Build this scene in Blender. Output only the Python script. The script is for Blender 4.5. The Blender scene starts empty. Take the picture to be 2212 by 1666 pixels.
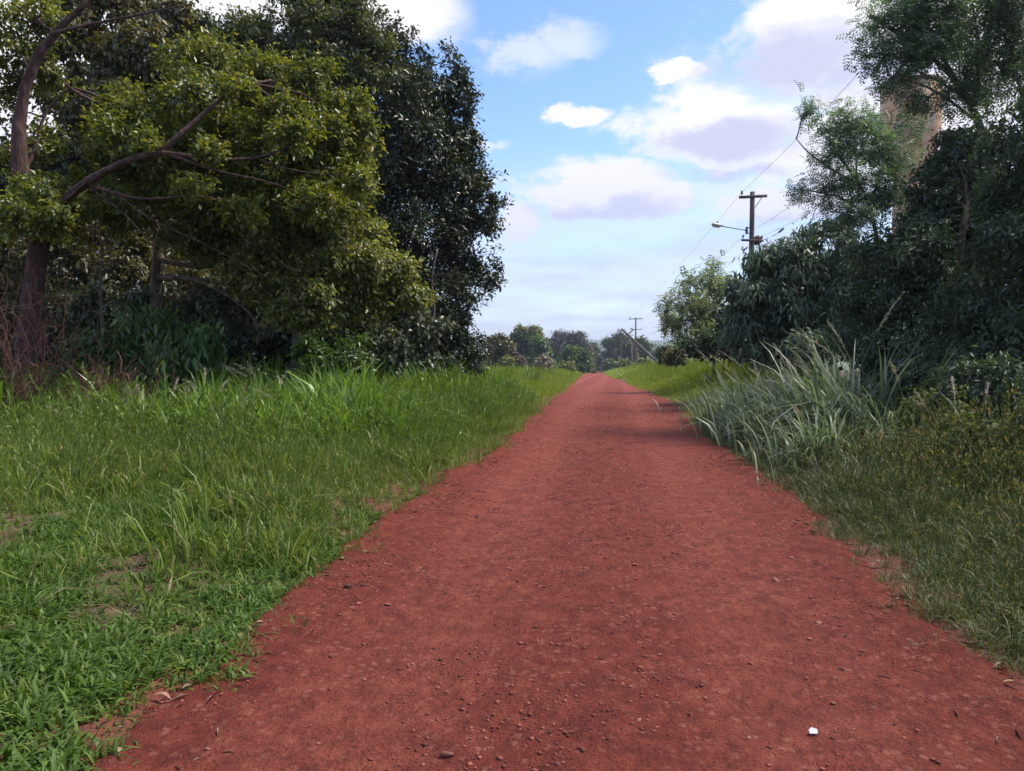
import bpy, math, random
import numpy as np
from mathutils import Vector, noise as mnoise

R = math.radians
rng = np.random.default_rng(11)
random.seed(5)
scene = bpy.context.scene
col = scene.collection

# ------------------------------------------------------------------ camera
# photo pixels are read on a 2212 x 1666 grid: focal 1663 px, horizon at y 754, road vanishes at x 1326
FPX, CX, CY = 1663.0, 1106.0, 833.0
CAM_H = 1.6
PITCH = math.atan((CY - 754.0) / FPX)
YAW = math.atan((1326.0 - CX) / FPX * math.cos(PITCH))
cam_d = bpy.data.cameras.new('camera')
cam = bpy.data.objects.new('camera', cam_d); col.objects.link(cam)
cam.location = (0, 0, CAM_H)
cam.rotation_euler = (math.pi / 2 - PITCH, 0, YAW)
cam_d.sensor_width = 36.0
cam_d.lens = 36.0 * FPX / 2212.0
cam_d.clip_start = 0.05
cam_d.clip_end = 20000
scene.camera = cam

FWD = np.array([-math.sin(YAW) * math.cos(PITCH), math.cos(YAW) * math.cos(PITCH), -math.sin(PITCH)])
RGT = np.array([math.cos(YAW), math.sin(YAW), 0.0])
UPV = np.cross(RGT, FWD)
EYE = np.array([0, 0, CAM_H])
def ray(vx, vy):
    return FWD + RGT * (vx - CX) / FPX - UPV * (vy - CY) / FPX
def pt(vx, vy, d):
    return EYE + ray(vx, vy) * d

# ------------------------------------------------------------------ sky and sun
SUN_AZ, SUN_EL = R(68), R(57)          # azimuth from the road direction (+Y) towards the right (+X)
SKY_STR, SUN_STR = 0.15, 3.6
EXPOSURE = 0.6
def build_world():
    w = bpy.data.worlds.new('World'); scene.world = w; w.use_nodes = True
    nt = w.node_tree; N = nt.nodes; L = nt.links; N.clear()
    def node(t, **k):
        n = N.new(t)
        for a, b in k.items(): setattr(n, a, b)
        return n
    def math_(op, a, b=None, clamp=False):
        n = node('ShaderNodeMath', operation=op, use_clamp=clamp)
        for i, v in enumerate((a, b)):
            if v is None: continue
            if isinstance(v, (int, float)): n.inputs[i].default_value = v
            else: L.new(v, n.inputs[i])
        return n.outputs[0]
    def vmath(op, a, b=None):
        n = node('ShaderNodeVectorMath', operation=op)
        for i, v in enumerate((a, b)):
            if v is None: continue
            if isinstance(v, (tuple, list)): n.inputs[i].default_value = v
            else: L.new(v, n.inputs[i])
        return n
    def smooth(x, lo, hi):
        n = node('ShaderNodeMapRange', interpolation_type='SMOOTHSTEP')
        L.new(x, n.inputs[0]); n.inputs[1].default_value = lo; n.inputs[2].default_value = hi
        return n.outputs[0]
    sky = node('ShaderNodeTexSky', sky_type='NISHITA')
    sky.sun_disc = False; sky.sun_elevation = SUN_EL; sky.sun_rotation = SUN_AZ
    sky.altitude = 250; sky.air_density = 1.0; sky.dust_density = 0.6; sky.ozone_density = 1.2
    tc = node('ShaderNodeTexCoord')
    d = vmath('NORMALIZE', tc.outputs['Generated']).outputs[0]
    sep = node('ShaderNodeSeparateXYZ'); L.new(d, sep.inputs[0])
    az = math_('ARCTAN2', sep.outputs[0], sep.outputs[1])
    el = math_('ARCSINE', sep.outputs[2])
    # horizontally stretched coordinates of the cloud deck: direction projected on a plane overhead
    zz = math_('MAXIMUM', math_('ADD', sep.outputs[2], 0.10), 0.03)
    px = math_('DIVIDE', sep.outputs[0], zz); py = math_('DIVIDE', sep.outputs[1], zz)
    plane = node('ShaderNodeCombineXYZ'); L.new(px, plane.inputs[0]); L.new(py, plane.inputs[1])
    def noise(vec, scale, detail, rough=0.55):
        n = node('ShaderNodeTexNoise'); L.new(vec, n.inputs['Vector'])
        n.inputs['Scale'].default_value = scale; n.inputs['Detail'].default_value = detail
        n.inputs['Roughness'].default_value = rough
        return n
    sc_ = node('ShaderNodeCombineXYZ'); L.new(az, sc_.inputs[0]); L.new(math_('MULTIPLY', el, 1.7), sc_.inputs[1])
    ae = sc_.outputs[0]
    nA = noise(ae, 10.0, 6.5, 0.66)           # billows
    nB = noise(plane.outputs[0], 1.3, 4.5, 0.55)   # deck
    ndev = vmath('SUBTRACT', nA.outputs['Color'], (0.5, 0.5, 0.5)).outputs[0]
    warp = vmath('ADD', ae, vmath('MULTIPLY', ndev, (0.11, 0.11, 0)).outputs[0]).outputs[0]
    def px2ae(vx, vy):
        r = ray(vx, vy); r = r / np.linalg.norm(r)
        return math.atan2(r[0], r[1]), math.asin(r[2])
    def blobs(lst):
        out = None
        for (vx, vy, rx, ry) in lst:
            a, e = px2ae(vx, vy)
            s = vmath('SUBTRACT', warp, (a, e * 1.7, 0)).outputs[0]
            s = vmath('MULTIPLY', s, (FPX / rx, FPX / ry / 1.7, 0)).outputs[0]
            l = vmath('LENGTH', s).outputs['Value']
            v = math_('SUBTRACT', 1.0, l)
            out = v if out is None else math_('MAXIMUM', out, v)
        return out
    main = blobs([(1790, 70, 260, 130), (2060, 90, 330, 300), (1545, 285, 235, 100), (1790, 340, 190, 120), (1310, 415, 225, 78), (1255, 255, 82, 27), (1430, 425, 95, 45),
                  (1480, 168, 75, 28), (840, 20, 190, 80), (560, -60, 420, 140), (1125, 475, 60, 50), (1720, 440, 190, 55), (60, 150, 260, 300)])
    thin = blobs([(1130, 115, 150, 50), (1220, 90, 110, 45), (1060, 310, 60, 16), (1620, 110, 70, 45)])
    gap = blobs([(1230, 170, 420, 300)])
    dark = blobs([(1720, 120, 190, 70), (1570, 300, 190, 50), (1320, 448, 190, 26), (1560, 375, 160, 18), (1450, 530, 140, 28), (1250, 560, 200, 20), (1900, 150, 160, 50), (1640, 490, 200, 26)])
    nv = math_('SUBTRACT', nA.outputs[0], 0.5)
    m1 = smooth(math_('ADD', main, math_('MULTIPLY', nv, 1.35)), -0.04, 0.48)
    m2 = math_('MULTIPLY', smooth(math_('ADD', thin, math_('MULTIPLY', nv, 2.4)), 0.0, 0.8), 0.55)
    # generic deck of fair-weather cloud everywhere else, thinning in the blue gap
    gen = math_('SUBTRACT', nB.outputs[0], math_('MULTIPLY', math_('MAXIMUM', gap, 0.0), 0.5))
    m3 = math_('MULTIPLY', smooth(gen, 0.47, 0.62), 0.72)
    # pale veil of cloud low over the horizon all round
    low = smooth(el, 0.27, 0.10)
    m4 = math_('MULTIPLY', low, math_('ADD', 0.62, math_('MULTIPLY', math_('SUBTRACT', nB.outputs[0], 0.5), 1.4)), True)
    # thin milky cloud between the cumulus on the right, broken by the billow noise
    m5 = math_('MULTIPLY', smooth(math_('ADD', blobs([(1760, 330, 480, 300), (2300, 250, 600, 420)]), math_('MULTIPLY', nv, 1.0)), 0.0, 0.75), 0.62)
    cov = math_('MAXIMUM', math_('MAXIMUM', math_('MAXIMUM', m1, m5), m2), math_('MAXIMUM', m3, m4))
    sh = math_('MULTIPLY', smooth(math_('ADD', dark, math_('MULTIPLY', nv, 1.5)), -0.2, 0.65), 0.9)
    sh2 = math_('MULTIPLY', smooth(nB.outputs[0], 0.56, 0.74), 0.55)
    sh = math_('MAXIMUM', sh, sh2)
    cmix = node('ShaderNodeMix', data_type='RGBA')
    L.new(sh, cmix.inputs[0]); cmix.inputs[6].default_value = (0.72, 0.71, 0.75, 1); cmix.inputs[7].default_value = (0.42, 0.44, 0.60, 1)
    skyc = node('ShaderNodeMix', data_type='RGBA', blend_type='MULTIPLY'); skyc.inputs[0].default_value = 1.0
    L.new(sky.outputs[0], skyc.inputs[6]); skyc.inputs[7].default_value = (SKY_STR * 0.82, SKY_STR * 0.92, SKY_STR * 1.10, 1)
    vmix = node('ShaderNodeMix', data_type='RGBA')
    L.new(math_('MULTIPLY', smooth(el, 0.32, 0.04), 0.85), vmix.inputs[0]); L.new(cmix.outputs[2], vmix.inputs[6]); vmix.inputs[7].default_value = (0.42, 0.46, 0.67, 1)
    fin = node('ShaderNodeMix', data_type='RGBA')
    L.new(cov, fin.inputs[0]); L.new(skyc.outputs[2], fin.inputs[6]); L.new(vmix.outputs[2], fin.inputs[7])
    bg = node('ShaderNodeBackground'); L.new(fin.outputs[2], bg.inputs[0]); bg.inputs[1].default_value = 1.0
    out = node('ShaderNodeOutputWorld'); L.new(bg.outputs[0], out.inputs[0])
    try:
        w.cycles.sampling_method = 'MANUAL'; w.cycles.sample_map_resolution = 256
    except Exception: pass
build_world()
sun_d = bpy.data.lights.new('sun', 'SUN'); sun_d.energy = SUN_STR; sun_d.angle = R(12.0); sun_d.color = (1.0, 0.93, 0.80)
sun = bpy.data.objects.new('sun', sun_d); col.objects.link(sun)
sdir = Vector((math.cos(SUN_EL) * math.sin(SUN_AZ), math.cos(SUN_EL) * math.cos(SUN_AZ), math.sin(SUN_EL)))
sun.rotation_euler = (-sdir).to_track_quat('-Z', 'Y').to_euler()
sun.location = (20, 20, 40)
vs = scene.view_settings
vs.view_transform = 'Standard'; vs.look = 'None'; vs.exposure = EXPOSURE; vs.gamma = 1.0
try: vs.use_curve_mapping = False
except Exception: pass
scene.cycles.max_bounces = 4; scene.cycles.diffuse_bounces = 3; scene.cycles.glossy_bounces = 1
scene.cycles.transmission_bounces = 2; scene.cycles.transparent_max_bounces = 4
scene.cycles.use_adaptive_sampling = True; scene.cycles.adaptive_threshold = 0.025
scene.cycles.caustics_reflective = False; scene.cycles.caustics_refractive = False

# ------------------------------------------------------------------ mesh helpers
def mesh_np(name, V, F, smooth=False):
    """V (n,3); F list of (m,k) index arrays"""
    me = bpy.data.meshes.new(name)
    V = np.ascontiguousarray(V, dtype=np.float32)
    if not isinstance(F, (list, tuple)): F = [F]
    F = [np.asarray(f, dtype=np.int32) for f in F if len(f)]
    me.vertices.add(len(V)); me.vertices.foreach_set('co', V.ravel())
    nl = sum(f.size for f in F); npol = sum(len(f) for f in F)
    me.loops.add(nl); me.polygons.add(npol)
    me.loops.foreach_set('vertex_index', np.concatenate([f.ravel() for f in F]))
    tot = np.concatenate([np.full(len(f), f.shape[1], np.int32) for f in F])
    st = np.concatenate([[0], np.cumsum(tot)[:-1]]).astype(np.int32)
    me.polygons.foreach_set('loop_start', st)
    try: me.polygons.foreach_set('loop_total', tot)
    except Exception: pass
    if smooth: me.polygons.foreach_set('use_smooth', np.ones(npol, bool))
    me.update(calc_edges=True)
    return me
class MB:
    def __init__(s): s.V = []; s.F = {}; s.n = 0
    def add(s, V, F):
        V = np.asarray(V, float); F = np.asarray(F, int)
        s.F.setdefault(F.shape[1], []).append(F + s.n); s.V.append(V); s.n += len(V)
        return s
    def tube(s, P, rad, k=6, cap=True):
        P = np.asarray(P, float); rad = np.broadcast_to(np.asarray(rad, float), (len(P),))
        T = np.gradient(P, axis=0); T /= np.linalg.norm(T, axis=1)[:, None] + 1e-9
        ref = np.array([0.31, 0.2, 0.93]) if abs(T[0][2]) < 0.8 else np.array([0.9, 0.35, 0.1])
        A = np.cross(T, ref); A /= np.linalg.norm(A, axis=1)[:, None] + 1e-9
        B = np.cross(T, A)
        a = np.linspace(0, 2 * math.pi, k, endpoint=False)
        V = (P[:, None] + rad[:, None, None] * (np.cos(a)[None, :, None] * A[:, None] + np.sin(a)[None, :, None] * B[:, None])).reshape(-1, 3)
        i = np.arange(len(P) - 1)[:, None] * k; j = np.arange(k)[None]; j2 = (j + 1) % k
        F = np.stack([i + j, i + j2, i + k + j2, i + k + j], -1).reshape(-1, 4)
        n0 = s.n
        s.add(V, F)
        if cap:
            for e in (0, (len(P) - 1) * k):
                ring = n0 + e + np.arange(k); ring = ring[::-1] if e == 0 else ring
                s.F.setdefault(k, []).append(ring[None])
        return s
    def box(s, c, h, rot=None):
        c = np.asarray(c, float); h = np.asarray(h, float)
        V = np.array([[x, y, z] for z in (-1, 1) for y in (-1, 1) for x in (-1, 1)], float) * h
        if rot is not None: V = V @ np.asarray(rot).T
        return s.add(V + c, [[0, 2, 3, 1], [4, 5, 7, 6], [0, 1, 5, 4], [2, 6, 7, 3], [0, 4, 6, 2], [1, 3, 7, 5]])
    def lathe(s, prof, c, k=32):
        a = np.linspace(0, 2 * math.pi, k, endpoint=False)
        V = np.concatenate([np.stack([c[0] + r * np.cos(a), c[1] + r * np.sin(a), np.full(k, c[2] + z)], 1) for r, z in prof])
        i = np.arange(len(prof) - 1)[:, None] * k; j = np.arange(k)[None]; j2 = (j + 1) % k
        return s.add(V, np.stack([i + j, i + j2, i + k + j2, i + k + j], -1).reshape(-1, 4))
    def mesh(s, name, smooth=False, off=(0, 0, 0)):
        return mesh_np(name, np.concatenate(s.V) - np.asarray(off), [np.concatenate(f) for f in s.F.values()], smooth)
def link(name, me, mat=None, parent=None, loc=None, kind=None):
    o = bpy.data.objects.new(name, me); col.objects.link(o)
    if mat is not None and me is not None and not me.materials: me.materials.append(mat)
    if parent is not None: o.parent = parent
    if loc is not None: o.location = loc
    if kind: o['kind'] = kind
    return o
def tag(o, label, cat=None, group=None):
    o['label'] = label
    if cat: o['category'] = cat
    if group: o['group'] = group
    return o
def thing(name, label, cat, base, group=None):
    o = bpy.data.objects.new(name, None); col.objects.link(o); o.location = tuple(base)
    o.empty_display_size = 0.2
    return tag(o, label, cat, group)
def unit(a): return a / (np.linalg.norm(a, axis=-1, keepdims=True) + 1e-9)

# ------------------------------------------------------------------ materials
def new_mat(name):
    m = bpy.data.materials.new(name); m.use_nodes = True
    nt = m.node_tree; nt.nodes.clear()
    return m, nt.nodes, nt.links
def ramp(N, stops, interp='LINEAR'):
    r = N.new('ShaderNodeValToRGB'); r.color_ramp.interpolation = interp
    e = r.color_ramp.elements
    while len(e) < len(stops): e.new(0.5)
    for i, (p, c) in enumerate(stops):
        e[i].position = p; e[i].color = tuple(c) + (1,)
    return r
def leaf_mat(name, dark, mid, light, rough=0.45, trans=0.3, tcol=None, scale=0.7, spec=0.5, inst=False, dry=0.0):
    m, N, L = new_mat(name)
    g = N.new('ShaderNodeNewGeometry'); tc = N.new('ShaderNodeTexCoord')
    no = N.new('ShaderNodeTexNoise'); no.inputs['Scale'].default_value = scale; no.inputs['Detail'].default_value = 4.5; no.inputs['Roughness'].default_value = 0.75
    L.new(g.outputs['Position'], no.inputs['Vector'])
    ad = N.new('ShaderNodeMath'); ad.operation = 'MULTIPLY_ADD'
    if inst:
        oi = N.new('ShaderNodeObjectInfo'); m0 = N.new('ShaderNodeMath'); m0.operation = 'MULTIPLY_ADD'
        L.new(g.outputs['Random Per Island'], m0.inputs[0]); m0.inputs[1].default_value = 0.65
        m1 = N.new('ShaderNodeMath'); m1.operation = 'MULTIPLY'; L.new(oi.outputs['Random'], m1.inputs[0]); m1.inputs[1].default_value = 0.35
        L.new(m1.outputs[0], m0.inputs[2]); L.new(m0.outputs[0], ad.inputs[0])
    else: L.new(g.outputs['Random Per Island'], ad.inputs[0])
    ad.inputs[1].default_value = 0.75
    mu = N.new('ShaderNodeMath'); mu.operation = 'MULTIPLY_ADD'; L.new(no.outputs[0], mu.inputs[0]); mu.inputs[1].default_value = 0.9; mu.inputs[2].default_value = -0.32
    L.new(mu.outputs[0], ad.inputs[2])
    r = ramp(N, [(0.08, dark), (0.5, mid), (0.97, light)]); L.new(ad.outputs[0], r.inputs[0])
    if dry:
        gt = N.new('ShaderNodeMath'); gt.operation = 'GREATER_THAN'; L.new(g.outputs['Random Per Island'], gt.inputs[0]); gt.inputs[1].default_value = 1 - dry
        dm = N.new('ShaderNodeMix'); dm.data_type = 'RGBA'; L.new(gt.outputs[0], dm.inputs[0]); L.new(r.outputs[0], dm.inputs[6]); dm.inputs[7].default_value = (0.30, 0.22, 0.10, 1)
        colout = dm.outputs[2]
    else: colout = r.outputs[0]
    b = N.new('ShaderNodeBsdfPrincipled'); L.new(colout, b.inputs['Base Color'])
    b.inputs['Roughness'].default_value = rough; b.inputs['Specular IOR Level'].default_value = spec
    t = N.new('ShaderNodeBsdfTranslucent')
    hs = N.new('ShaderNodeMix'); hs.data_type = 'RGBA'; hs.blend_type = 'MULTIPLY'; hs.inputs[0].default_value = 1
    L.new(colout, hs.inputs[6]); hs.inputs[7].default_value = tuple(tcol or (1.9, 1.7, 0.7)) + (1,)
    L.new(hs.outputs[2], t.inputs[0])
    mx = N.new('ShaderNodeMixShader'); mx.inputs[0].default_value = trans
    L.new(b.outputs[0], mx.inputs[1]); L.new(t.outputs[0], mx.inputs[2])
    o = N.new('ShaderNodeOutputMaterial'); L.new(mx.outputs[0], o.inputs[0])
    return m
def rough_mat(name, c1, c2, scale=8, rough=0.85, bump=0.3, stretch=(1, 1, 1), c3=None, metallic=0.0, bdist=0.02, island=0.0, detail=6):
    m, N, L = new_mat(name)
    tc = N.new('ShaderNodeTexCoord'); mp = N.new('ShaderNodeMapping'); mp.inputs['Scale'].default_value = stretch
    L.new(tc.outputs['Object'], mp.inputs[0])
    no = N.new('ShaderNodeTexNoise'); no.inputs['Scale'].default_value = scale; no.inputs['Detail'].default_value = detail; no.inputs['Roughness'].default_value = 0.62
    L.new(mp.outputs[0], no.inputs['Vector'])
    st = [(0.3, c1), (0.7, c2)] if c3 is None else [(0.28, c1), (0.5, c2), (0.74, c3)]
    r = ramp(N, st)
    if island:
        g = N.new('ShaderNodeNewGeometry'); a = N.new('ShaderNodeMath'); a.operation = 'MULTIPLY_ADD'
        L.new(g.outputs['Random Per Island'], a.inputs[0]); a.inputs[1].default_value = island
        s = N.new('ShaderNodeMath'); s.operation = 'SUBTRACT'; L.new(no.outputs[0], s.inputs[0]); s.inputs[1].default_value = island * 0.5
        L.new(s.outputs[0], a.inputs[2]); L.new(a.outputs[0], r.inputs[0])
    else: L.new(no.outputs[0], r.inputs[0])
    b = N.new('ShaderNodeBsdfPrincipled'); L.new(r.outputs[0], b.inputs['Base Color'])
    b.inputs['Roughness'].default_value = rough; b.inputs['Metallic'].default_value = metallic
    bp = N.new('ShaderNodeBump'); bp.inputs['Strength'].default_value = bump; bp.inputs['Distance'].default_value = bdist
    L.new(no.outputs[0], bp.inputs['Height']); L.new(bp.outputs[0], b.inputs['Normal'])
    o = N.new('ShaderNodeOutputMaterial'); L.new(b.outputs[0], o.inputs[0])
    return m
def road_mat():
    m, N, L = new_mat('red_dirt')
    tc = N.new('ShaderNodeTexCoord')
    def noise(scale, detail, stretch=(1, 1, 1), rough=0.6):
        mp = N.new('ShaderNodeMapping'); mp.inputs['Scale'].default_value = stretch; L.new(tc.outputs['Object'], mp.inputs[0])
        n = N.new('ShaderNodeTexNoise'); n.inputs['Scale'].default_value = scale; n.inputs['Detail'].default_value = detail; n.inputs['Roughness'].default_value = rough
        L.new(mp.outputs[0], n.inputs['Vector']); return n
    big = noise(0.8, 6, (1, 0.35, 1), 0.7); med = noise(5.5, 6); fine = noise(60, 5, rough=0.7); grit = noise(210, 2)
    streak = noise(2.4, 5, (1, 0.06, 1)); r1 = ramp(N, [(0.32, (0.155, 0.026, 0.016)), (0.5, (0.215, 0.039, 0.022)), (0.7, (0.30, 0.067, 0.037))])
    sa = N.new('ShaderNodeMix'); sa.data_type = 'FLOAT'; sa.inputs[0].default_value = 0.5; L.new(big.outputs[0], sa.inputs[2]); L.new(streak.outputs[0], sa.inputs[3]); L.new(sa.outputs[0], r1.inputs[0])
    r2 = ramp(N, [(0.33, (0.14, 0.023, 0.014)), (0.5, (0.22, 0.040, 0.022)), (0.68, (0.33, 0.078, 0.043))]); L.new(med.outputs[0], r2.inputs[0])
    mx = N.new('ShaderNodeMix'); mx.data_type = 'RGBA'; mx.inputs[0].default_value = 0.5; L.new(r1.outputs[0], mx.inputs[6]); L.new(r2.outputs[0], mx.inputs[7])
    r3 = ramp(N, [(0.30, (0.34, 0.31, 0.32)), (0.47, (0.95, 0.93, 0.93)), (0.56, (1.05, 1.05, 1.05)), (0.72, (1.45, 1.6, 1.6))]); L.new(fine.outputs[0], r3.inputs[0])
    mm = N.new('ShaderNodeMix'); mm.data_type = 'RGBA'; mm.blend_type = 'MULTIPLY'; mm.inputs[0].default_value = 0.85
    L.new(mx.outputs[2], mm.inputs[6]); L.new(r3.outputs[0], mm.inputs[7])
    mot = noise(15, 4, (1, 0.55, 1), 0.7); r4 = ramp(N, [(0.36, (0.50, 0.44, 0.46)), (0.50, (1, 1, 1)), (0.66, (1.22, 1.30, 1.32))]); L.new(mot.outputs[0], r4.inputs[0])
    m4 = N.new('ShaderNodeMix'); m4.data_type = 'RGBA'; m4.blend_type = 'MULTIPLY'; m4.inputs[0].default_value = 0.5; L.new(mm.outputs[2], m4.inputs[6]); L.new(r4.outputs[0], m4.inputs[7])
    # paler, compacted wheel tracks with a looser strip between them
    sx = N.new('ShaderNodeSeparateXYZ'); L.new(tc.outputs['Object'], sx.inputs[0])
    tw = N.new('ShaderNodeMath'); tw.operation = 'MULTIPLY_ADD'; L.new(big.outputs[0], tw.inputs[0]); tw.inputs[1].default_value = 0.7; L.new(sx.outputs[0], tw.inputs[2])
    t1 = N.new('ShaderNodeMath'); t1.operation = 'MULTIPLY_ADD'; L.new(tw.outputs[0], t1.inputs[0]); t1.inputs[1].default_value = 3.3; t1.inputs[2].default_value = -0.8
    t2 = N.new('ShaderNodeMath'); t2.operation = 'COSINE'; L.new(t1.outputs[0], t2.inputs[0])
    trk = N.new('ShaderNodeMapRange'); L.new(t2.outputs[0], trk.inputs[0]); trk.inputs[1].default_value = 0.4; trk.inputs[2].default_value = -0.9; trk.inputs[3].default_value = 0.0; trk.inputs[4].default_value = 0.75
    tm = N.new('ShaderNodeMix'); tm.data_type = 'RGBA'; tm.blend_type = 'MULTIPLY'; L.new(trk.outputs[0], tm.inputs[0]); L.new(m4.outputs[2], tm.inputs[6]); tm.inputs[7].default_value = (1.28, 1.55, 1.68, 1)
    # flat pale stone faces worn level with the dirt
    vo = N.new('ShaderNodeTexVoronoi'); vo.inputs['Scale'].default_value = 22; vo.inputs['Randomness'].default_value = 1
    wv = N.new('ShaderNodeMix'); wv.data_type = 'VECTOR'; wv.inputs[0].default_value = 0.06
    L.new(tc.outputs['Object'], wv.inputs[4]); L.new(fine.outputs['Color'], wv.inputs[5]); L.new(wv.outputs[1], vo.inputs['Vector'])
    vr = ramp(N, [(0.16, (1, 1, 1)), (0.50, (0, 0, 0))]); L.new(vo.outputs['Distance'], vr.inputs[0])
    gate = N.new('ShaderNodeSeparateColor'); L.new(vo.outputs['Color'], gate.inputs[0])
    gt = N.new('ShaderNodeMath'); gt.operation = 'GREATER_THAN'; L.new(gate.outputs[0], gt.inputs[0]); gt.inputs[1].default_value = 0.62
    pm = ramp(N, [(0.38, (0.12, 0.12, 0.12)), (0.58, (1, 1, 1))]); L.new(noise(1.7, 3).outputs[0], pm.inputs[0])
    a1 = N.new('ShaderNodeMath'); a1.operation = 'MULTIPLY'; L.new(vr.outputs[0], a1.inputs[0]); L.new(gt.outputs[0], a1.inputs[1])
    a2 = N.new('ShaderNodeMath'); a2.operation = 'MULTIPLY'; L.new(a1.outputs[0], a2.inputs[0]); L.new(pm.outputs[0], a2.inputs[1])
    a3 = N.new('ShaderNodeMath'); a3.operation = 'MULTIPLY'; L.new(a2.outputs[0], a3.inputs[0]); a3.inputs[1].default_value = 0.75
    fx = N.new('ShaderNodeMix'); fx.data_type = 'RGBA'; L.new(a3.outputs[0], fx.inputs[0]); L.new(tm.outputs[2], fx.inputs[6]); fx.inputs[7].default_value = (0.42, 0.150, 0.10, 1)
    # loose dark crumbs of earth, in drifts
    vc = N.new('ShaderNodeTexVoronoi'); vc.inputs['Scale'].default_value = 58
    wc = N.new('ShaderNodeMix'); wc.data_type = 'VECTOR'; wc.inputs[0].default_value = 0.02
    L.new(tc.outputs['Object'], wc.inputs[4]); L.new(fine.outputs['Color'], wc.inputs[5]); L.new(wc.outputs[1], vc.inputs['Vector'])
    cr = ramp(N, [(0.16, (1, 1, 1)), (0.30, (0, 0, 0))]); L.new(vc.outputs['Distance'], cr.inputs[0])
    cg = N.new('ShaderNodeSeparateColor'); L.new(vc.outputs['Color'], cg.inputs[0])
    cn = noise(1.25, 5, (1, 0.5, 1)); cp = N.new('ShaderNodeMapRange'); L.new(cn.outputs[0], cp.inputs[0]); cp.inputs[1].default_value = 0.35; cp.inputs[2].default_value = 0.68; cp.inputs[3].default_value = 0.93; cp.inputs[4].default_value = 0.45
    cgt = N.new('ShaderNodeMath'); cgt.operation = 'GREATER_THAN'; L.new(cg.outputs[0], cgt.inputs[0]); L.new(cp.outputs[0], cgt.inputs[1])
    cm = N.new('ShaderNodeMath'); cm.operation = 'MULTIPLY'; L.new(cr.outputs[0], cm.inputs[0]); L.new(cgt.outputs[0], cm.inputs[1])
    cmm = N.new('ShaderNodeMath'); cmm.operation = 'MULTIPLY'; L.new(cm.outputs[0], cmm.inputs[0]); cmm.inputs[1].default_value = 0.8
    fc = N.new('ShaderNodeMix'); fc.data_type = 'RGBA'; L.new(cmm.outputs[0], fc.inputs[0]); L.new(fx.outputs[2], fc.inputs[6]); fc.inputs[7].default_value = (0.085, 0.020, 0.014, 1)
    b = N.new('ShaderNodeBsdfPrincipled'); L.new(fc.outputs[2], b.inputs['Base Color']); b.inputs['Roughness'].default_value = 0.9
    b.inputs['Specular IOR Level'].default_value = 0.25
    h = N.new('ShaderNodeMath'); h.operation = 'MULTIPLY_ADD'; L.new(fine.outputs[0], h.inputs[0]); h.inputs[1].default_value = 0.8; L.new(mot.outputs[0], h.inputs[2])
    h2 = N.new('ShaderNodeMath'); h2.operation = 'MULTIPLY_ADD'; L.new(grit.outputs[0], h2.inputs[0]); h2.inputs[1].default_value = 0.25; L.new(h.outputs[0], h2.inputs[2])
    h3 = N.new('ShaderNodeMath'); h3.operation = 'MULTIPLY_ADD'; L.new(cm.outputs[0], h3.inputs[0]); h3.inputs[1].default_value = 0.25; L.new(h2.outputs[0], h3.inputs[2])
    bp = N.new('ShaderNodeBump'); bp.inputs['Strength'].default_value = 1.0; bp.inputs['Distance'].default_value = 0.045
    L.new(h3.outputs[0], bp.inputs['Height']); L.new(bp.outputs[0], b.inputs['Normal'])
    o = N.new('ShaderNodeOutputMaterial'); L.new(b.outputs[0], o.inputs[0])
    return m
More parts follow.
